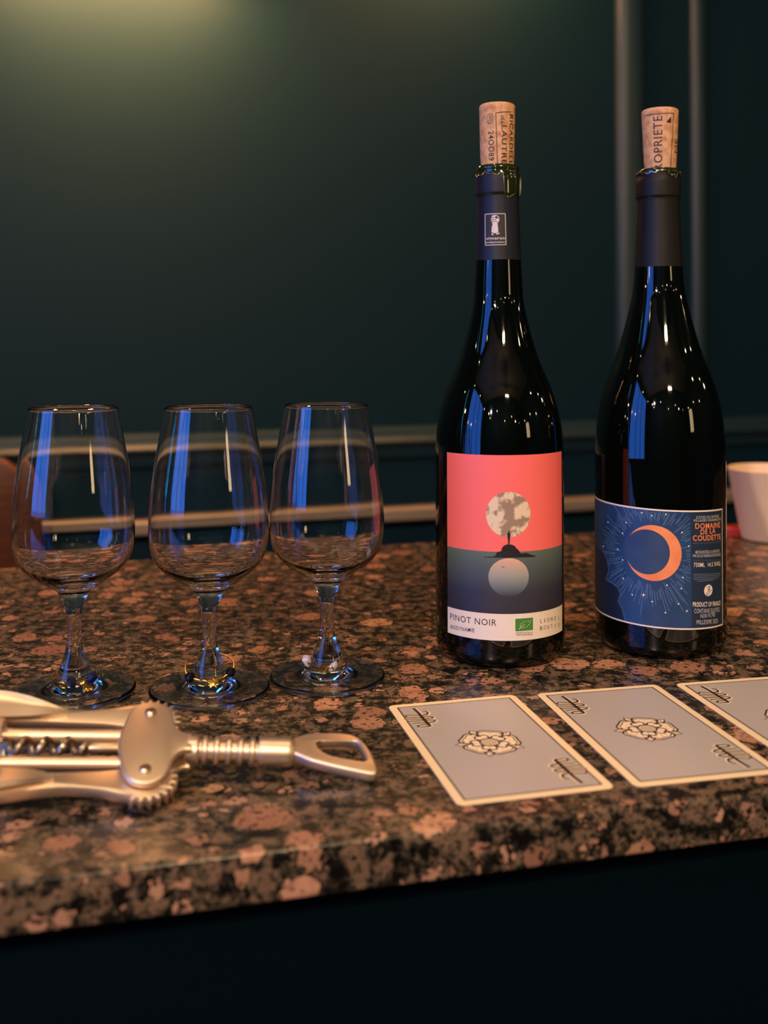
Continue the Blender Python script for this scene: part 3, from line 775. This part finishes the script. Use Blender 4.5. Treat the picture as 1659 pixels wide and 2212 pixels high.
for txt, x0, x1, yb, yt, bold, mt in [
        ('CÔTES DU RHÔNE', 1043, 1235, 273, 246, 0.004, 'pale_text'), ('VILLAGES SIGNARGUES', 1018, 1252, 298, 276, 0.004, 'pale_text'),
        ('MIS EN BOUTEILLE A LA PROPRIETE', 1038, 1240, 572, 546, 0.006, 'pale_text'), ("PAR SCA LES VIGNERONS D'ESTEZARGUES", 1015, 1250, 602, 577, 0.006, 'pale_text'),
        ('CONTAINS SULFITES', 1027, 1240, 1080, 1042, 0.0, 'pale_text'), ('NON FILTRE', 1080, 1203, 1121, 1088, 0.0, 'pale_text'), ('MILLESIME 2023', 1047, 1225, 1176, 1138, 0.0, 'pale_text'),
        ('DOMAINE', 1035, 1245, 360, 312, 0.016, 'orange_print'), ('DE LA', 1080, 1205, 408, 364, 0.016, 'orange_print'), ('COUDETTE', 1015, 1250, 462, 414, 0.016, 'orange_print'),
        ('750ML  14.5 %VOL', 1022, 1250, 685, 648, 0.006, 'white_print'), ('PRODUCT OF FRANCE', 1015, 1248, 1025, 985, 0.012, 'white_print')]:
    col(Print(), txt, x0, x1, yb, yt, bold).build('lettering', W2(0.00026), M[mt], lb2, 0.0015)
a = Print(); col(a, "APPELLATION D'ORIGINE PROTÉGÉE", 1015, 1250, 487, 472, 0.0)
for i in range(5):          # fine print too small to read: plain hairlines
    y = 748 + i*15; x1 = (1245, 1245, 1238, 1225, 1190)[i]
    p, q = q2(1020 if i < 4 else 1050, y+4), q2(x1, y-6); a.line([p, q], 0.0004)
for x in range(1018, 1245, 14):
    p, q = q2(x, 640), q2(x+4, 628); a.line([p, q], 0.00035)
a.build('fine_print', W2(0.00026), M['slate_text'], lb2, 0.0015)
ls, lz = q2(1147, 891); le, _ = q2(1192, 891); lr = 0.0034
Print().disc(ls, lz, lr, 40).build('round_emblem', W2(0.00026), M['white_print'], lb2, DS)
sq = [(-0.35, 0.55), (0.05, 0.62), (0.38, 0.62), (0.05, 0.25), (-0.2, 0.08), (0.25, 0.15), (0.30, 0.0), (0.12, -0.12), (-0.3, -0.35), (-0.5, -0.7), (-0.1, -0.75), (0.25, -0.4), (0.8, 0.05)]
Print().line([(ls+lr*x, lz+lr*y) for x, y in catmull(sq, 4)], 0.00042).build('emblem_script', W2(0.0003), M['label_panel'], lb2, DS)

# ---- small emblem on the navy capsule of the first bottle
RC = 0.01335
hc = lambda px, py: cyl_hit(B1X, B1Y, RC, 980 + px/5.265, 200 + py/5.265)
WC = lambda off: (lambda s, z: ((RC+off+0.0009*max(0.0, (0.268-z))/0.016*0.30)*math.sin(s/RC), -(RC+off+0.0009*max(0.0, (0.268-z))/0.016*0.30)*math.cos(s/RC), z))
fr = [hc(360, 1385), hc(585, 1378), hc(592, 1732), hc(366, 1738)]
E1 = Print().poly(fr); E1.build('emblem_panel', WC(0.0002), M['ink'], capo1, 0.001)
E = Print()
fr2 = fr + [fr[0]]
for i in range(4): E.line([fr2[i], fr2[i+1]], 0.0004)
hs, hz = hc(466, 1443); R_ = 0.0026
for (y0, y1, w_) in ((0.5, 0.95, 0.75), (0.05, 0.35, 1.0), (-0.4, -0.1, 0.95), (-0.85, -0.55, 0.7)):
    E.poly([(hs - R_*w_*0.95, hz + R_*y0), (hs + R_*w_*0.2, hz + R_*y0), (hs + R_*w_*0.35, hz + R_*y1), (hs - R_*w_*0.72, hz + R_*y1)])
E.line([(hs + R_*math.cos(t), hz + R_*math.sin(t)) for t in [PI/2 - i*PI*1.15/14 for i in range(15)]], 0.0004)
ns, nz = hc(497, 1450); E.disc(ns, nz, 0.0010, 16)
E.poly([hc(*p) for p in [(455, 1475), (478, 1465), (497, 1480), (503, 1520), (508, 1585), (490, 1600), (455, 1600), (432, 1588), (437, 1520)]])
E.line([hc(434, 1605), hc(452, 1622)], 0.0007); E.line([hc(487, 1612), hc(520, 1598)], 0.0007)
def cspan(x0, x1, yb, yt):
    a0, z0 = hc(x0, yb); a1, z1 = hc(x1, yt); return lambda u, v: (a0+(a1-a0)*u, z0+(z1-z0)*v)
E.text('vigneron', cspan(374, 580, 1688, 1640), 0.02); E.text('indépendant', cspan(374, 580, 1720, 1690), 0.02)
E.build('emblem', WC(0.0003), M['silver_print'], capo1, 0.001)

# ------------------------------------------------------------------ corks
def cork(bx, by, z0, z1, r0, r1, label, dx=0.0):
    c = thing('wine_cork', label, 'cork', (bx+dx, by, 0), 0, 'corks pushed back into the bottles')
    pr = [(0.0, z0-0.012), (r0*0.93, z0-0.012), (r0*0.95, z0-0.006), (r0*0.97, z0)] + [(r0 + (r1-r0)*t, z0 + (z1-z0)*t) for t in (0.15, 0.3, 0.45, 0.6, 0.75, 0.9)] + [(r1, z1-0.0012), (r1-0.0003, z1-0.0004), (r1-0.001, z1), (0.0, z1+0.0002)]
    v, f = lathe(pr, 64)
    rr = random.Random(5)
    v = [(x*(1+rr.uniform(-0.008, 0.008)), y*(1+rr.uniform(-0.008, 0.008)), z) for x, y, z in v]
    mesh('body', v, f, M['cork'], c)
    def wr(off):
        def g(s, z):
            t = min(max((z-z0)/(z1-z0), -0.5), 1); r = r0 + (r1-r0)*t + off
            return (r*math.sin(s/r1), -r*math.cos(s/r1), z)
        return g
    return c, wr
ck1, cw1 = cork(B1X, B1Y, 0.2985, 0.3365, 0.0103, 0.0110, 'pinkish stamped cork half out of the bottle with the coral label', -0.0004)
ck2, cw2 = cork(B2X, B2Y, 0.2985, 0.3365, 0.0098, 0.0114, 'tan stamped cork half out of the bottle with the blue label', 0.0012)
k1 = lambda x, y: cyl_hit(B1X-0.0004, B1Y, 0.0107, 980 + x/5.265, 200 + y/5.265)
k2 = lambda x, y: cyl_hit(B2X+0.0012, B2Y, 0.0110, 1340 + x/5.265, 200 + y/5.265)
def down(k, x0, x1, y0, y1):      # text reading downwards, tops to the right
    a0, z0 = k(x0, y0); a1, z1 = k(x1, y1); return lambda u, v: (a0+(a1-a0)*v, z0+(z1-z0)*u)
def upw(k, x0, x1, y0, y1):       # text reading upwards, tops to the left
    a0, z0 = k(x0, y0); a1, z1 = k(x1, y1); return lambda u, v: (a1+(a0-a1)*v, z1+(z0-z1)*u)
P_ = Print()
P_.text('24OO89', down(k1, 392, 458, 440, 768), 0.004)
P_.text('LAUTREC', down(k1, 545, 608, 372, 900), 0.012)
P_.text('RICARDELLE', down(k1, 636, 676, 245, 880), 0.008)
P_.text('de', down(k1, 535, 580, 262, 365), 0.0)
P_.line([k1(478, 232), k1(500, 860)], 0.00045); P_.line([k1(474, 234), k1(560, 222), k1(650, 222)], 0.00045)
cs_, cz_ = k1(415, 296)
P_.line([(cs_ + 0.0024*math.cos(2*PI*i/28), cz_ + 0.0030*math.sin(2*PI*i/28)) for i in range(29)], 0.0003)
for o in (-0.0009, 0.0, 0.0009): P_.line([(cs_+o, cz_ + 0.0020), (cs_+o+0.0004, cz_), (cs_+o, cz_ - 0.0020)], 0.00035)
P_.build('stamp', cw1(0.00015), M['ink_brown'], ck1, 0.0008)
P_ = Print()
P_.text('ROPRIETE', upw(k2, 370, 480, 275, 872), 0.004)
P_.line([k2(605, 238), k2(585, 900)], 0.00045); P_.line([k2(290, 262), k2(400, 245), k2(520, 236), k2(608, 238)], 0.00045)
P_.poly([k2(520, 340), k2(575, 270), k2(578, 345)])
P_.text('NE', upw(k2, 630, 655, 520, 690), 0.0)
P_.build('stamp', cw2(0.00015), M['ink_brown'], ck2, 0.0008)

# ------------------------------------------------------------------ tasting glasses
def mmp(l): return [(r/1000, z/1000) for r, z in l]
inner = [(0, 60.0), (7, 60.5), (15.2, 62.7), (24.6, 68.4), (29.9, 76.2), (31.7, 88), (30.9, 106), (29.35, 119), (25.95, 138.5), (23.05, 154.6)]
rim = [(23.1, 155.2), (23.4, 155.45), (23.7, 155.2)]
outer = [(23.85, 154.6), (26.7, 138.5), (30.1, 119), (31.7, 106), (32.6, 88), (30.9, 75.6), (25.6, 67.2), (16.6, 60.5), (10.2, 56.6), (7.6, 53.2), (6.0, 49.5), (4.9, 46.5)]
stem_base = [(10.4, 1.5), (5, 1.6), (0, 1.7)]
stem = [(4.9, 46.5), (4.2, 42), (3.8, 36), (3.8, 31), (4.2, 26.5), (4.9, 22.5), (6.3, 18.5), (7.8, 14.5), (8.9, 11.2), (9.6, 9.2), (10.4, 8.0)]
foot = [(10.4, 8.0), (11.4, 7.0), (13.2, 6.0), (17, 4.8), (24, 3.6), (30.4, 2.9), (32.0, 2.6), (32.7, 1.9), (32.7, 1.1), (32.2, 0.35), (31.2, 0.05), (28, 0.35), (20, 1.0), (10.4, 1.5)]
GL = [(-0.1696, 0.5590), (-0.0962, 0.5608), (-0.0329, 0.5815)]
bowl_p = mmp(catmull(inner, 6) + rim + catmull(outer, 6)); stem_p = mmp(catmull(stem, 5)); foot_p = mmp(catmull(foot, 6))
gl_labels = ['leftmost empty tasting glass, its charm of dark navy stones round the stem', 'middle empty tasting glass with black beads round its stem', 'empty tasting glass nearest the bottles, pale stones round its stem']
def mk(name, profs, parent, mt='glass'):
    v, f = join(*[lathe(p, 96, flip=True) for p in profs]); return mesh(name, v, f, M[mt], parent, angle=80)
g0_ = thing('wine_glass', gl_labels[0], 'glass', (GL[0][0], GL[0][1], 0.0001), 0, 'empty tasting glasses in a row')
mk('bowl', [bowl_p], g0_); mk('stem', [stem_p, mmp(stem_base)], g0_); mk('foot', [foot_p], g0_)
for i in (1, 2):
    g = g0_.copy(); C.objects.link(g); g.location = (GL[i][0], GL[i][1], 0.0001); g['label'] = gl_labels[i]
    for chd in list(g0_.children):
        c = chd.copy(); C.objects.link(c); c.parent = g

# ------------------------------------------------------------------ wine charms
def rough_stone(r, seed, stretch=(1, 1, 1.4)):
    rr = random.Random(seed); bm = bmesh.new(); bmesh.ops.create_icosphere(bm, subdivisions=1, radius=r)
    for v in bm.verts: v.co = Vector((v.co.x*stretch[0], v.co.y*stretch[1], v.co.z*stretch[2]))*rr.uniform(0.8, 1.12)
    return bm
def charm(gi, label, R, zc, tilt, yaw, beads, golds, kind):
    gx, gy = GL[gi]
    e = thing('wine_charm', label, 'wine charm', (gx, gy, 0), 0, 'charms round the glass stems')
    Mt = Matrix.Translation((0, 0, zc)) @ Matrix.Rotation(yaw, 4, 'Z') @ Matrix.Rotation(tilt, 4, 'X')
    def rp(th): return Mt @ Vector((R*math.sin(th), -R*math.cos(th), 0))     # th = 0 towards the viewer
    pts = [rp(math.radians(-158) + math.radians(318)*i/60) for i in range(61)]
    pts = [Mt @ Vector((-R*0.52, R*1.18, 0.0015))] + pts
    v, f = tube(pts, 0.00038, 8); mesh('wire_ring', v, f, M['gold'], e)
    loop = [rp(math.radians(160)) + Vector((0.0011*math.cos(2*PI*i/16), 0, 0.0011*math.sin(2*PI*i/16))) for i in range(16)]
    v, f = tube(loop, 0.00033, 6, True); mesh('end_loop', v, f, M['gold'], e)
    for n, (th, r) in enumerate(beads):
        p = rp(math.radians(th))
        if kind == 'round':
            bm = bmesh.new(); bmesh.ops.create_icosphere(bm, subdivisions=2, radius=r); bmesh.ops.translate(bm, verts=bm.verts[:], vec=p)
            from_bm('bead', bm, M['black_bead'], e, smooth=False)
        else:
            bm = rough_stone(r, 31*gi+n, (0.9, 0.9, 1.35)); 
            bmesh.ops.transform(bm, matrix=Matrix.Translation(p) @ Matrix.Rotation(0.5*(1 if n else -0.8), 4, 'Y'), verts=bm.verts[:])
            from_bm('stone', bm, M['navy_stone'] if kind == 'navy' else M['pale_stone'], e, smooth=kind != 'navy', angle=50)
    for (th, shape) in golds:
        p = rp(math.radians(th)); q = rp(math.radians(th)) * 1.0
        o = Vector((p.x, p.y, 0)).normalized()*0.0012
        base = p + o
        rot = Matrix.Rotation(math.radians(th), 4, 'Z')
        if shape == 'bar':
            bm = box_bm(-0.0013, 0.0013, -0.0010, 0.0010, -0.0040, 0.0040, 0.0003)
            bmesh.ops.transform(bm, matrix=Matrix.Translation(base + Vector((0, -0.001, -0.001))) @ rot @ Matrix.Rotation(-0.7, 4, 'Y') @ Matrix.Rotation(0.9, 4, 'X'), verts=bm.verts[:])
            from_bm('gold_bar', bm, M['gold'], e)
        elif shape == 'plate':
            bm = box_bm(-0.0032, 0.0032, -0.0006, 0.0006, -0.0018, 0.0018, 0.0003)
            bmesh.ops.transform(bm, matrix=Matrix.Translation(base + Vector((0.0026, -0.0022, -0.0032))) @ rot @ Matrix.Rotation(0.35, 4, 'Y') @ Matrix.Rotation(-0.5, 4, 'X'), verts=bm.verts[:])
            from_bm('gold_plate', bm, M['gold'], e)
        elif shape == 'star':
            pts = [((0.0036 if i % 2 == 0 else 0.0015)*math.cos(PI/2 + PI*i/5), (0.0036 if i % 2 == 0 else 0.0015)*math.sin(PI/2 + PI*i/5)) for i in range(10)]
            bm = prism_bm(pts, -0.0007, 0.0007, 0.0002)
            bmesh.ops.transform(bm, matrix=Matrix.Translation(base + Vector((0, -0.0006, -0.0010))) @ rot @ Matrix.Rotation(1.0, 4, 'X'), verts=bm.verts[:])
            from_bm('gold_star', bm, M['gold'], e)
        elif shape == 'ring':
            lp = [base + rot.to_3x3() @ Vector((0.0018*math.cos(2*PI*i/20), -0.0008*math.sin(2*PI*i/20), 0.0014*math.sin(2*PI*i/20)-0.0006)) for i in range(20)]
            v, f = tube(lp, 0.0005, 8, True); mesh('gold_loop', v, f, M['gold'], e)
        elif shape == 'crown':
            pts = [(-0.0036, -0.002), (0.0036, -0.002), (0.0040, 0.0026), (0.0018, 0.0004), (0.0, 0.0030), (-0.0018, 0.0004), (-0.0040, 0.0026)]
            bm = prism_bm(pts, -0.0006, 0.0006, 0.0002)
            bmesh.ops.transform(bm, matrix=Matrix.Translation(base + Vector((0, -0.001, -0.0012))) @ rot @ Matrix.Rotation(0.9, 4, 'X'), verts=bm.verts[:])
            from_bm('gold_crown', bm, M['gold'], e)
charm(0, 'gold wire charm with dark navy stones on the leftmost glass', 0.0118, 0.0096, 0.06, 0.0, [(10, 0.0030), (66, 0.0032)], [(-12, 'ring'), (38, 'bar'), (40, 'plate')], 'navy')
charm(1, 'gold wire charm with two black beads on the middle glass', 0.0132, 0.0130, 0.28, 0.05, [(-45, 0.0028), (66, 0.0028)], [(-5, 'ring'), (14, 'star'), (36, 'ring')], 'round')
charm(2, 'gold wire charm with pale milky stones on the glass nearest the bottles', 0.0122, 0.0110, 0.10, 0.2, [(-84, 0.0031), (6, 0.0030)], [(-26, 'crown'), (-2, 'ring'), (34, 'ring')], 'pale')

# ------------------------------------------------------------------ cards
CW, CH = 0.070, 0.120
def rrect(x0, x1, y0, y1, r, n=6):
    out = []
    for (cx_, cy_, a0) in ((x1-r, y1-r, 0), (x0+r, y1-r, PI/2), (x0+r, y0+r, PI), (x1-r, y0+r, 3*PI/2)):
        out += [(cx_ + r*math.cos(a0 + PI/2*i/n), cy_ + r*math.sin(a0 + PI/2*i/n)) for i in range(n+1)]
    return out
cards = [((0.00104, 0.5341), 0.2378, 'grey backed card with a rose emblem, nearest the corkscrew'),
         ((0.0811, 0.5520), 0.2086, 'grey backed card with a rose emblem, middle of the three'),
         ((0.1601, 0.5673), 0.2010, 'grey backed card cut off by the right edge of the picture')]
A1 = Vector(cards[0][0]); ca, sa = math.cos(cards[0][1]), math.sin(cards[0][1])
def card_uv(px, py):        # pixel on card 1 -> card coordinates from its centre
    p = at_z(px, py, 0.0005); d = Vector((p.x, p.y)) - A1
    u, v = d.x*ca + d.y*sa, -d.x*sa + d.y*ca
    return (u - CW/2, v + CH/2)
def mono(zx, zy): return card_uv(850 + zx/11.06, 1500 + zy/11.06)
strokes = [([(470, 345), (540, 400), (630, 490), (740, 620), (880, 770)], 0.0014),
           ([(705, 412), (770, 415), (815, 450), (805, 485), (740, 506), (600, 515), (400, 510), (310, 520), (290, 545), (350, 560), (480, 566), (640, 565), (760, 545), (870, 540), (938, 552), (925, 575), (820, 590), (680, 605), (450, 605), (260, 600)], 0.0009),
           ([(340, 660), (500, 655), (680, 640), (800, 630), (930, 625), (995, 640), (960, 665), (850, 685), (680, 690), (560, 700), (465, 708)], 0.0009),
           ([(880, 770), (780, 785), (640, 793), (580, 780), (620, 750), (720, 735), (820, 725)], 0.0009)]
mono_ink, mono_halo = Print(), Print()
for pts, wd_ in strokes:
    q = catmull([mono(*p) for p in pts], 5)
    mono_ink.line(q, wd_*1.25); mono_halo.line([(x+0.0003, y-0.0003) for x, y in q], wd_*1.25+0.0009)
# rose emblem
ROT = card_uv(1056, 1636); rc0 = card_uv(1056, 1608)
rang = math.atan2(ROT[1]-rc0[1], ROT[0]-rc0[0])
RR = 0.0150
rose_fill, rose_ink = Print(), Print()
def pol(a, r): return (r*math.cos(a), r*math.sin(a))
for i in range(5):
    a = rang + 2*PI*i/5              # sepals point here
    rose_fill.poly([pol(a-0.17, RR*0.78), pol(a-0.13, RR*0.92), pol(a, RR*1.10), pol(a+0.13, RR*0.92), pol(a+0.17, RR*0.78)])
    rose_ink.line([pol(a-0.19, RR*0.78), pol(a-0.15, RR*0.92), pol(a, RR*1.12), pol(a+0.15, RR*0.92), pol(a+0.19, RR*0.78)], 0.00085)
    rose_ink.line([pol(a, RR*0.84), pol(a+0.03, RR*1.0)], 0.0003)
    b_ = a + PI/5                    # outer petals between sepals
    pet = catmull([pol(b_-0.60, RR*0.60), pol(b_-0.52, RR*0.86), pol(b_-0.30, RR*0.97), pol(b_, RR*0.93), pol(b_+0.30, RR*0.97), pol(b_+0.52, RR*0.86), pol(b_+0.60, RR*0.60)], 5)
    rose_fill.poly(pet + [(0, 0)])
    rose_ink.line(pet, 0.00095)
    rose_ink.line(catmull([pol(b_-0.44, RR*0.80), pol(b_-0.25, RR*0.87), pol(b_, RR*0.82), pol(b_+0.25, RR*0.87), pol(b_+0.44, RR*0.80)], 4), 0.00055)
    for o in (-0.3, 0.0, 0.3): rose_ink.line([pol(b_+o, RR*0.62), pol(b_+o*0.95, RR*0.70)], 0.0003)
    inn = catmull([pol(a-0.50, RR*0.34), pol(a-0.48, RR*0.52), pol(a-0.22, RR*0.61), pol(a, RR*0.56), pol(a+0.22, RR*0.61), pol(a+0.48, RR*0.52), pol(a+0.50, RR*0.34)], 4)
    rose_ink.line(inn, 0.00085)
    rose_ink.line([pol(b_, RR*0.30), pol(b_, RR*0.42)], 0.0006)
rose_ink.line([pol(2*PI*i/30, RR*0.31) for i in range(30)], 0.0008, closed=True)
for i in range(-3, 4):
    for j in range(-3, 4):
        x, y = i*RR*0.085, j*RR*0.085
        if math.hypot(x, y) < RR*0.28: rose_ink.line([(x - RR*0.03, y), (x, y + RR*0.03), (x + RR*0.03, y)], 0.0005)
flat = lambda z: (lambda s, t: (s, t, z))
proto = None
for i, (A, a, lab) in enumerate(cards):
    cx_ = A[0] + math.cos(a)*CW/2 + math.sin(a)*CH/2; cy_ = A[1] + math.sin(a)*CW/2 - math.cos(a)*CH/2
    if i == 0:
        e = thing('oracle_card', lab, 'card', (cx_, cy_, 0.0), a, 'grey cards laid in a row'); proto = e
        from_bm('card_stock', prism_bm(rrect(-CW/2, CW/2, -CH/2, CH/2, 0.0035), 0.0002, 0.0006, 0.0001, 1), M['card_edge'], e)
        b1 = 0.0039
        Print().poly(rrect(-CW/2+b1, CW/2-b1, -CH/2+b1, CH/2-b1, 0.0006, 2)).build('border_line', flat(0.00064), M['ink_brown'], e)
        b1 = 0.0047
        Print().poly(rrect(-CW/2+b1, CW/2-b1, -CH/2+b1, CH/2-b1, 0.0004, 2)).build('grey_panel', flat(0.00067), M['card_grey'], e)
        rose = rose_fill.build('rose_emblem', flat(0.00070), M['card_cream'], e)
        rose_ink.build('rose_lines', flat(0.00073), M['ink_brown'], rose)
        for k in (1, -1):
            mh = mono_halo.build('corner_mark', (lambda k: (lambda s, t: (s*k, t*k, 0.00070)))(k), M['card_cream'], e)
            mono_ink.build('corner_strokes', (lambda k: (lambda s, t: (s*k, t*k, 0.00073)))(k), M['ink_brown'], mh)
    else:
        e = proto.copy(); C.objects.link(e); e.location = (cx_, cy_, 0); e.rotation_euler = (0, 0, a); e['label'] = lab
        for chd in list(proto.children):
            c = chd.copy(); C.objects.link(c); c.parent = e
            for g in list(chd.children):
                d = g.copy(); C.objects.link(d); d.parent = c

# ------------------------------------------------------------------ winged corkscrew
CSO = Vector((-0.1028, 0.4425, 0.0146)); yaw, pit, tau = 0.185, -0.085, 0.34
def cs_frame(yaw, pit, tau):
    ax = Vector((math.cos(yaw)*math.cos(pit), math.sin(yaw)*math.cos(pit), math.sin(pit)))
    b0 = Vector((-math.sin(yaw), math.cos(yaw), 0)); n0 = ax.cross(b0)
    b = b0*math.cos(tau) + n0*math.sin(tau); n = ax.cross(b)
    return Matrix(((ax.x, b.x, n.x, CSO.x), (ax.y, b.y, n.y, CSO.y), (ax.z, b.z, n.z, CSO.z), (0, 0, 0, 1)))
cs = thing('corkscrew', 'satin metal winged corkscrew lying in front of the glasses', 'corkscrew', CSO)
cs.matrix_world = cs_frame(yaw, pit, tau)
SHM = cs_frame(yaw, pit, tau).inverted() @ cs_frame(0.10, -0.075, 0.30)     # the loose shaft lies a little askew in the body
def shaft(v): return [SHM @ Vector(p) for p in v]
mm = lambda pts: [(x/1000, y/1000) for x, y in pts]
VO = -2.0       # the body sits a touch below the shaft axis
def sym(half): return half + [(u, -v) for u, v in reversed(half)]
half = [(18.6, 5.2), (15.6, 5.4), (13.0, 7.4), (11.0, 11.0), (10.0, 15.5), (8.6, 20.0), (5.6, 23.6), (1.6, 25.2), (-2.4, 25.0), (-6.2, 23.0), (-8.8, 19.0), (-10.3, 13.5), (-11.8, 6.5), (-12.3, 1.0)]
pl = catmull(half, 3); pl = pl + [(u, -v) for u, v in reversed(pl)]
pl = [(u, v+VO) for u, v in pl]
for (z0, z1) in ((3.1, 6.2), (-6.2, -3.1)):
    from_bm('body_plate', prism_bm(mm(pl), z0/1000, z1/1000, 0.0011, 3), M['metal'], cs)
for sgn in (1, -1):
    pv = sgn*17.7 + VO
    v, f = lathe([(0.0025, -0.0066), (0.0025, 0.0062), (0.0024, 0.0070), (0.0017, 0.0077), (0.0, 0.0079)], 28)
    mesh('rivet', [(x, y+pv/1000, z) for x, y, z in v], f, M['metal_dark'], cs)
    # lever with its geared head
    gear = []
    R1, R0 = 13.6, 11.4
    nt_ = 22; a_start, a_end = math.radians(-78), math.radians(118)
    step_ = 2*PI/nt_; k = 0; a = a_start
    while a < a_end:
        gear += [(R0*math.cos(a), R0*math.sin(a)), (R0*math.cos(a+step_*0.18), R0*math.sin(a+step_*0.18)), (R1*math.cos(a+step_*0.34), R1*math.sin(a+step_*0.34)), (R1*math.cos(a+step_*0.62), R1*math.sin(a+step_*0.62)), (R0*math.cos(a+step_*0.80), R0*math.sin(a+step_*0.80))]
        a += step_
    arm = [(-11.0, 8.8), (-16, 7.2), (-24, 6.0), (-34, 5.8), (-44, 7.4), (-54, 9.6), (-64, 11.0), (-74, 10.6), (-81, 8.2), (-84, 4.0), (-82, 0.2), (-75, -1.0), (-62, -1.4), (-48, -1.8), (-34, -2.4), (-20, -3.0), (-9, -5.0), (-2, -10.5)]
    arm = catmull(arm, 3)
    outl = gear + arm
    outl = [(u, sgn*v + pv) for u, v in outl]
    if sgn < 0: outl = list(reversed(outl))
    lev = from_bm('lever', prism_bm(mm(outl), -0.0026, 0.0026, 0.0006, 2), M['metal'], cs)
    # dished thumb paddle on the outer half of the lever
    Vp, Fp = [], []
    nu, nv_ = 22, 8
    for i in range(nu+1):
        t = i/nu; u = -36 - 47*t
        wv = 1.2 + 6.6*math.sin(min(t*1.25, 1)*PI/2)*(1 if t < 0.85 else math.sqrt(max(0.02, 1-((t-0.85)/0.15)**2)))
        cv = 2.2 + 2.6*sm(t, 0, 0.6)
        for j in range(nv_+1):
            q = -1 + 2*j/nv_
            Vp.append((u/1000, (sgn*(cv + wv*q) + pv)/1000, (2.4 + 1.2*sm(t, 0, 0.25) + 2.2*(q if q > 0 else 0.35*q)*sm(t, 0, 0.4)*(q if q > 0 else 1))/1000))
    for i in range(nu):
        for j in range(nv_):
            q = (i*(nv_+1)+j, i*(nv_+1)+j+1, (i+1)*(nv_+1)+j+1, (i+1)*(nv_+1)+j)
            Fp.append(q)
    bm = bmesh.new(); bv_ = [bm.verts.new(p) for p in Vp]
    for q in Fp: bm.faces.new([bv_[x] for x in q])
    bmesh.ops.recalc_face_normals(bm, faces=bm.faces[:])
    bmesh.ops.solidify(bm, geom=bm.faces[:], thickness=0.0022)
    bmesh.ops.recalc_face_normals(bm, faces=bm.faces[:])
    from_bm('thumb_paddle', bm, M['metal'], lev, angle=60)
    # frame rod
    rv = sgn*8.3 + VO*0.9
    v, f = tube([(-0.062, rv/1000, 0.0006), (-0.010, rv/1000, 0.0006)], 0.0029, 20); mesh('frame_rod', v, f, M['metal'], cs)
# rods for the shaft, rack rings, worm, bell: lathed round the long axis
def axial(prof, seg=36, v0=0.0): 
    V, Fc = lathe([(r/1000, u/1000) for r, u in prof], seg)
    return [(z, x + v0/1000, y) for x, y, z in V], Fc
v, f = axial([(0.0, 16.5), (5.6, 16.5), (6.0, 17.6), (6.0, 21.2), (5.4, 22.0), (4.4, 22.2), (0.0, 22.2)], v0=-0.3); mesh('collar', shaft(v), f, M['metal'], cs)
pr = [(0.0, 22.0), (4.3, 22.0)]
for i in range(5):
    u = 23.0 + i*5.1
    pr += [(4.3, u), (5.5, u+0.4), (6.0, u+0.9), (6.0, u+2.1), (5.5, u+2.6), (4.3, u+3.0)]
pr += [(4.3, 47.6), (0.0, 47.6)]
v, f = axial(pr, v0=0.2); mesh('rack_shaft', shaft(v), f, M['metal'], cs)
v, f = axial([(0.0, 47.4), (5.6, 47.4), (6.1, 48.0), (6.1, 60.0), (5.9, 61.6), (4.8, 63.2), (0.0, 63.6)], v0=0.6); mesh('handle_neck', shaft(v), f, M['metal'], cs)
v, f = axial([(0.0, -10), (2.6, -10), (2.6, -22.5), (1.9, -25.0), (0.0, -25.2)], 20); sp_shaft = mesh('worm_shank', v, f, M['metal_dark'], cs)
hel = []
for i in range(150):
    t = i/149; u = -23.5 - 40*t; a = 2*PI*4.6*t; r = 3.5*sm(t, 0, 0.08)
    hel.append((u/1000, r*math.cos(a)/1000, r*math.sin(a)/1000))
v, f = tube(hel, [0.0014*(1 - 0.6*sm(i/149, 0.85, 1)) for i in range(150)], 10); mesh('worm', v, f, M['metal_dark'], cs)
v, f = axial([(10.8, -60), (12.4, -60), (12.9, -61), (13.6, -66), (17.0, -76), (20.2, -86), (20.0, -87), (19.2, -86.4), (15.0, -75), (10.8, -61), (10.8, -60)], 48, VO); mesh('bell', v, f, M['metal'], cs)
# opener head
oo = [(60.5, 3.2), (64.0, 7.6), (69.0, 10.2), (78.0, 11.4), (86.5, 11.2), (91.5, 8.8), (94.8, 4.0), (97.4, -3.0), (98.8, -10.4), (98.6, -13.6), (96.0, -14.6), (88.0, -12.6), (78.0, -9.8), (70.0, -7.0), (65.0, -4.2), (61.0, -2.4)]
oo = catmull(oo, 3)
hole = [(73.2, 5.0), (76.0, 6.0), (88.8, 6.6), (91.2, 5.6), (92.6, 2.4), (94.4, -4.6), (93.6, -6.6), (91.0, -6.4), (82.0, -4.6), (77.0, -2.4), (74.0, 1.0)]
hole = catmull(hole + [hole[0]], 3)[:-1]
bm = prism_bm(mm(oo), -0.0026, 0.0022, 0.0010, 3, holes=[mm(hole)])
bmesh.ops.transform(bm, matrix=SHM @ Matrix.Translation((0, 0, 0.0004)), verts=bm.verts[:])
from_bm('bottle_opener', bm, M['metal'], cs)
v, f = tube([(0.0733, 0.0012, 0.0022), (0.0728, 0.0040, 0.0022), (0.0745, 0.0058, 0.0021)], 0.0005, 8); mesh('opener_lip', shaft(v), f, M['metal_dark'], cs)
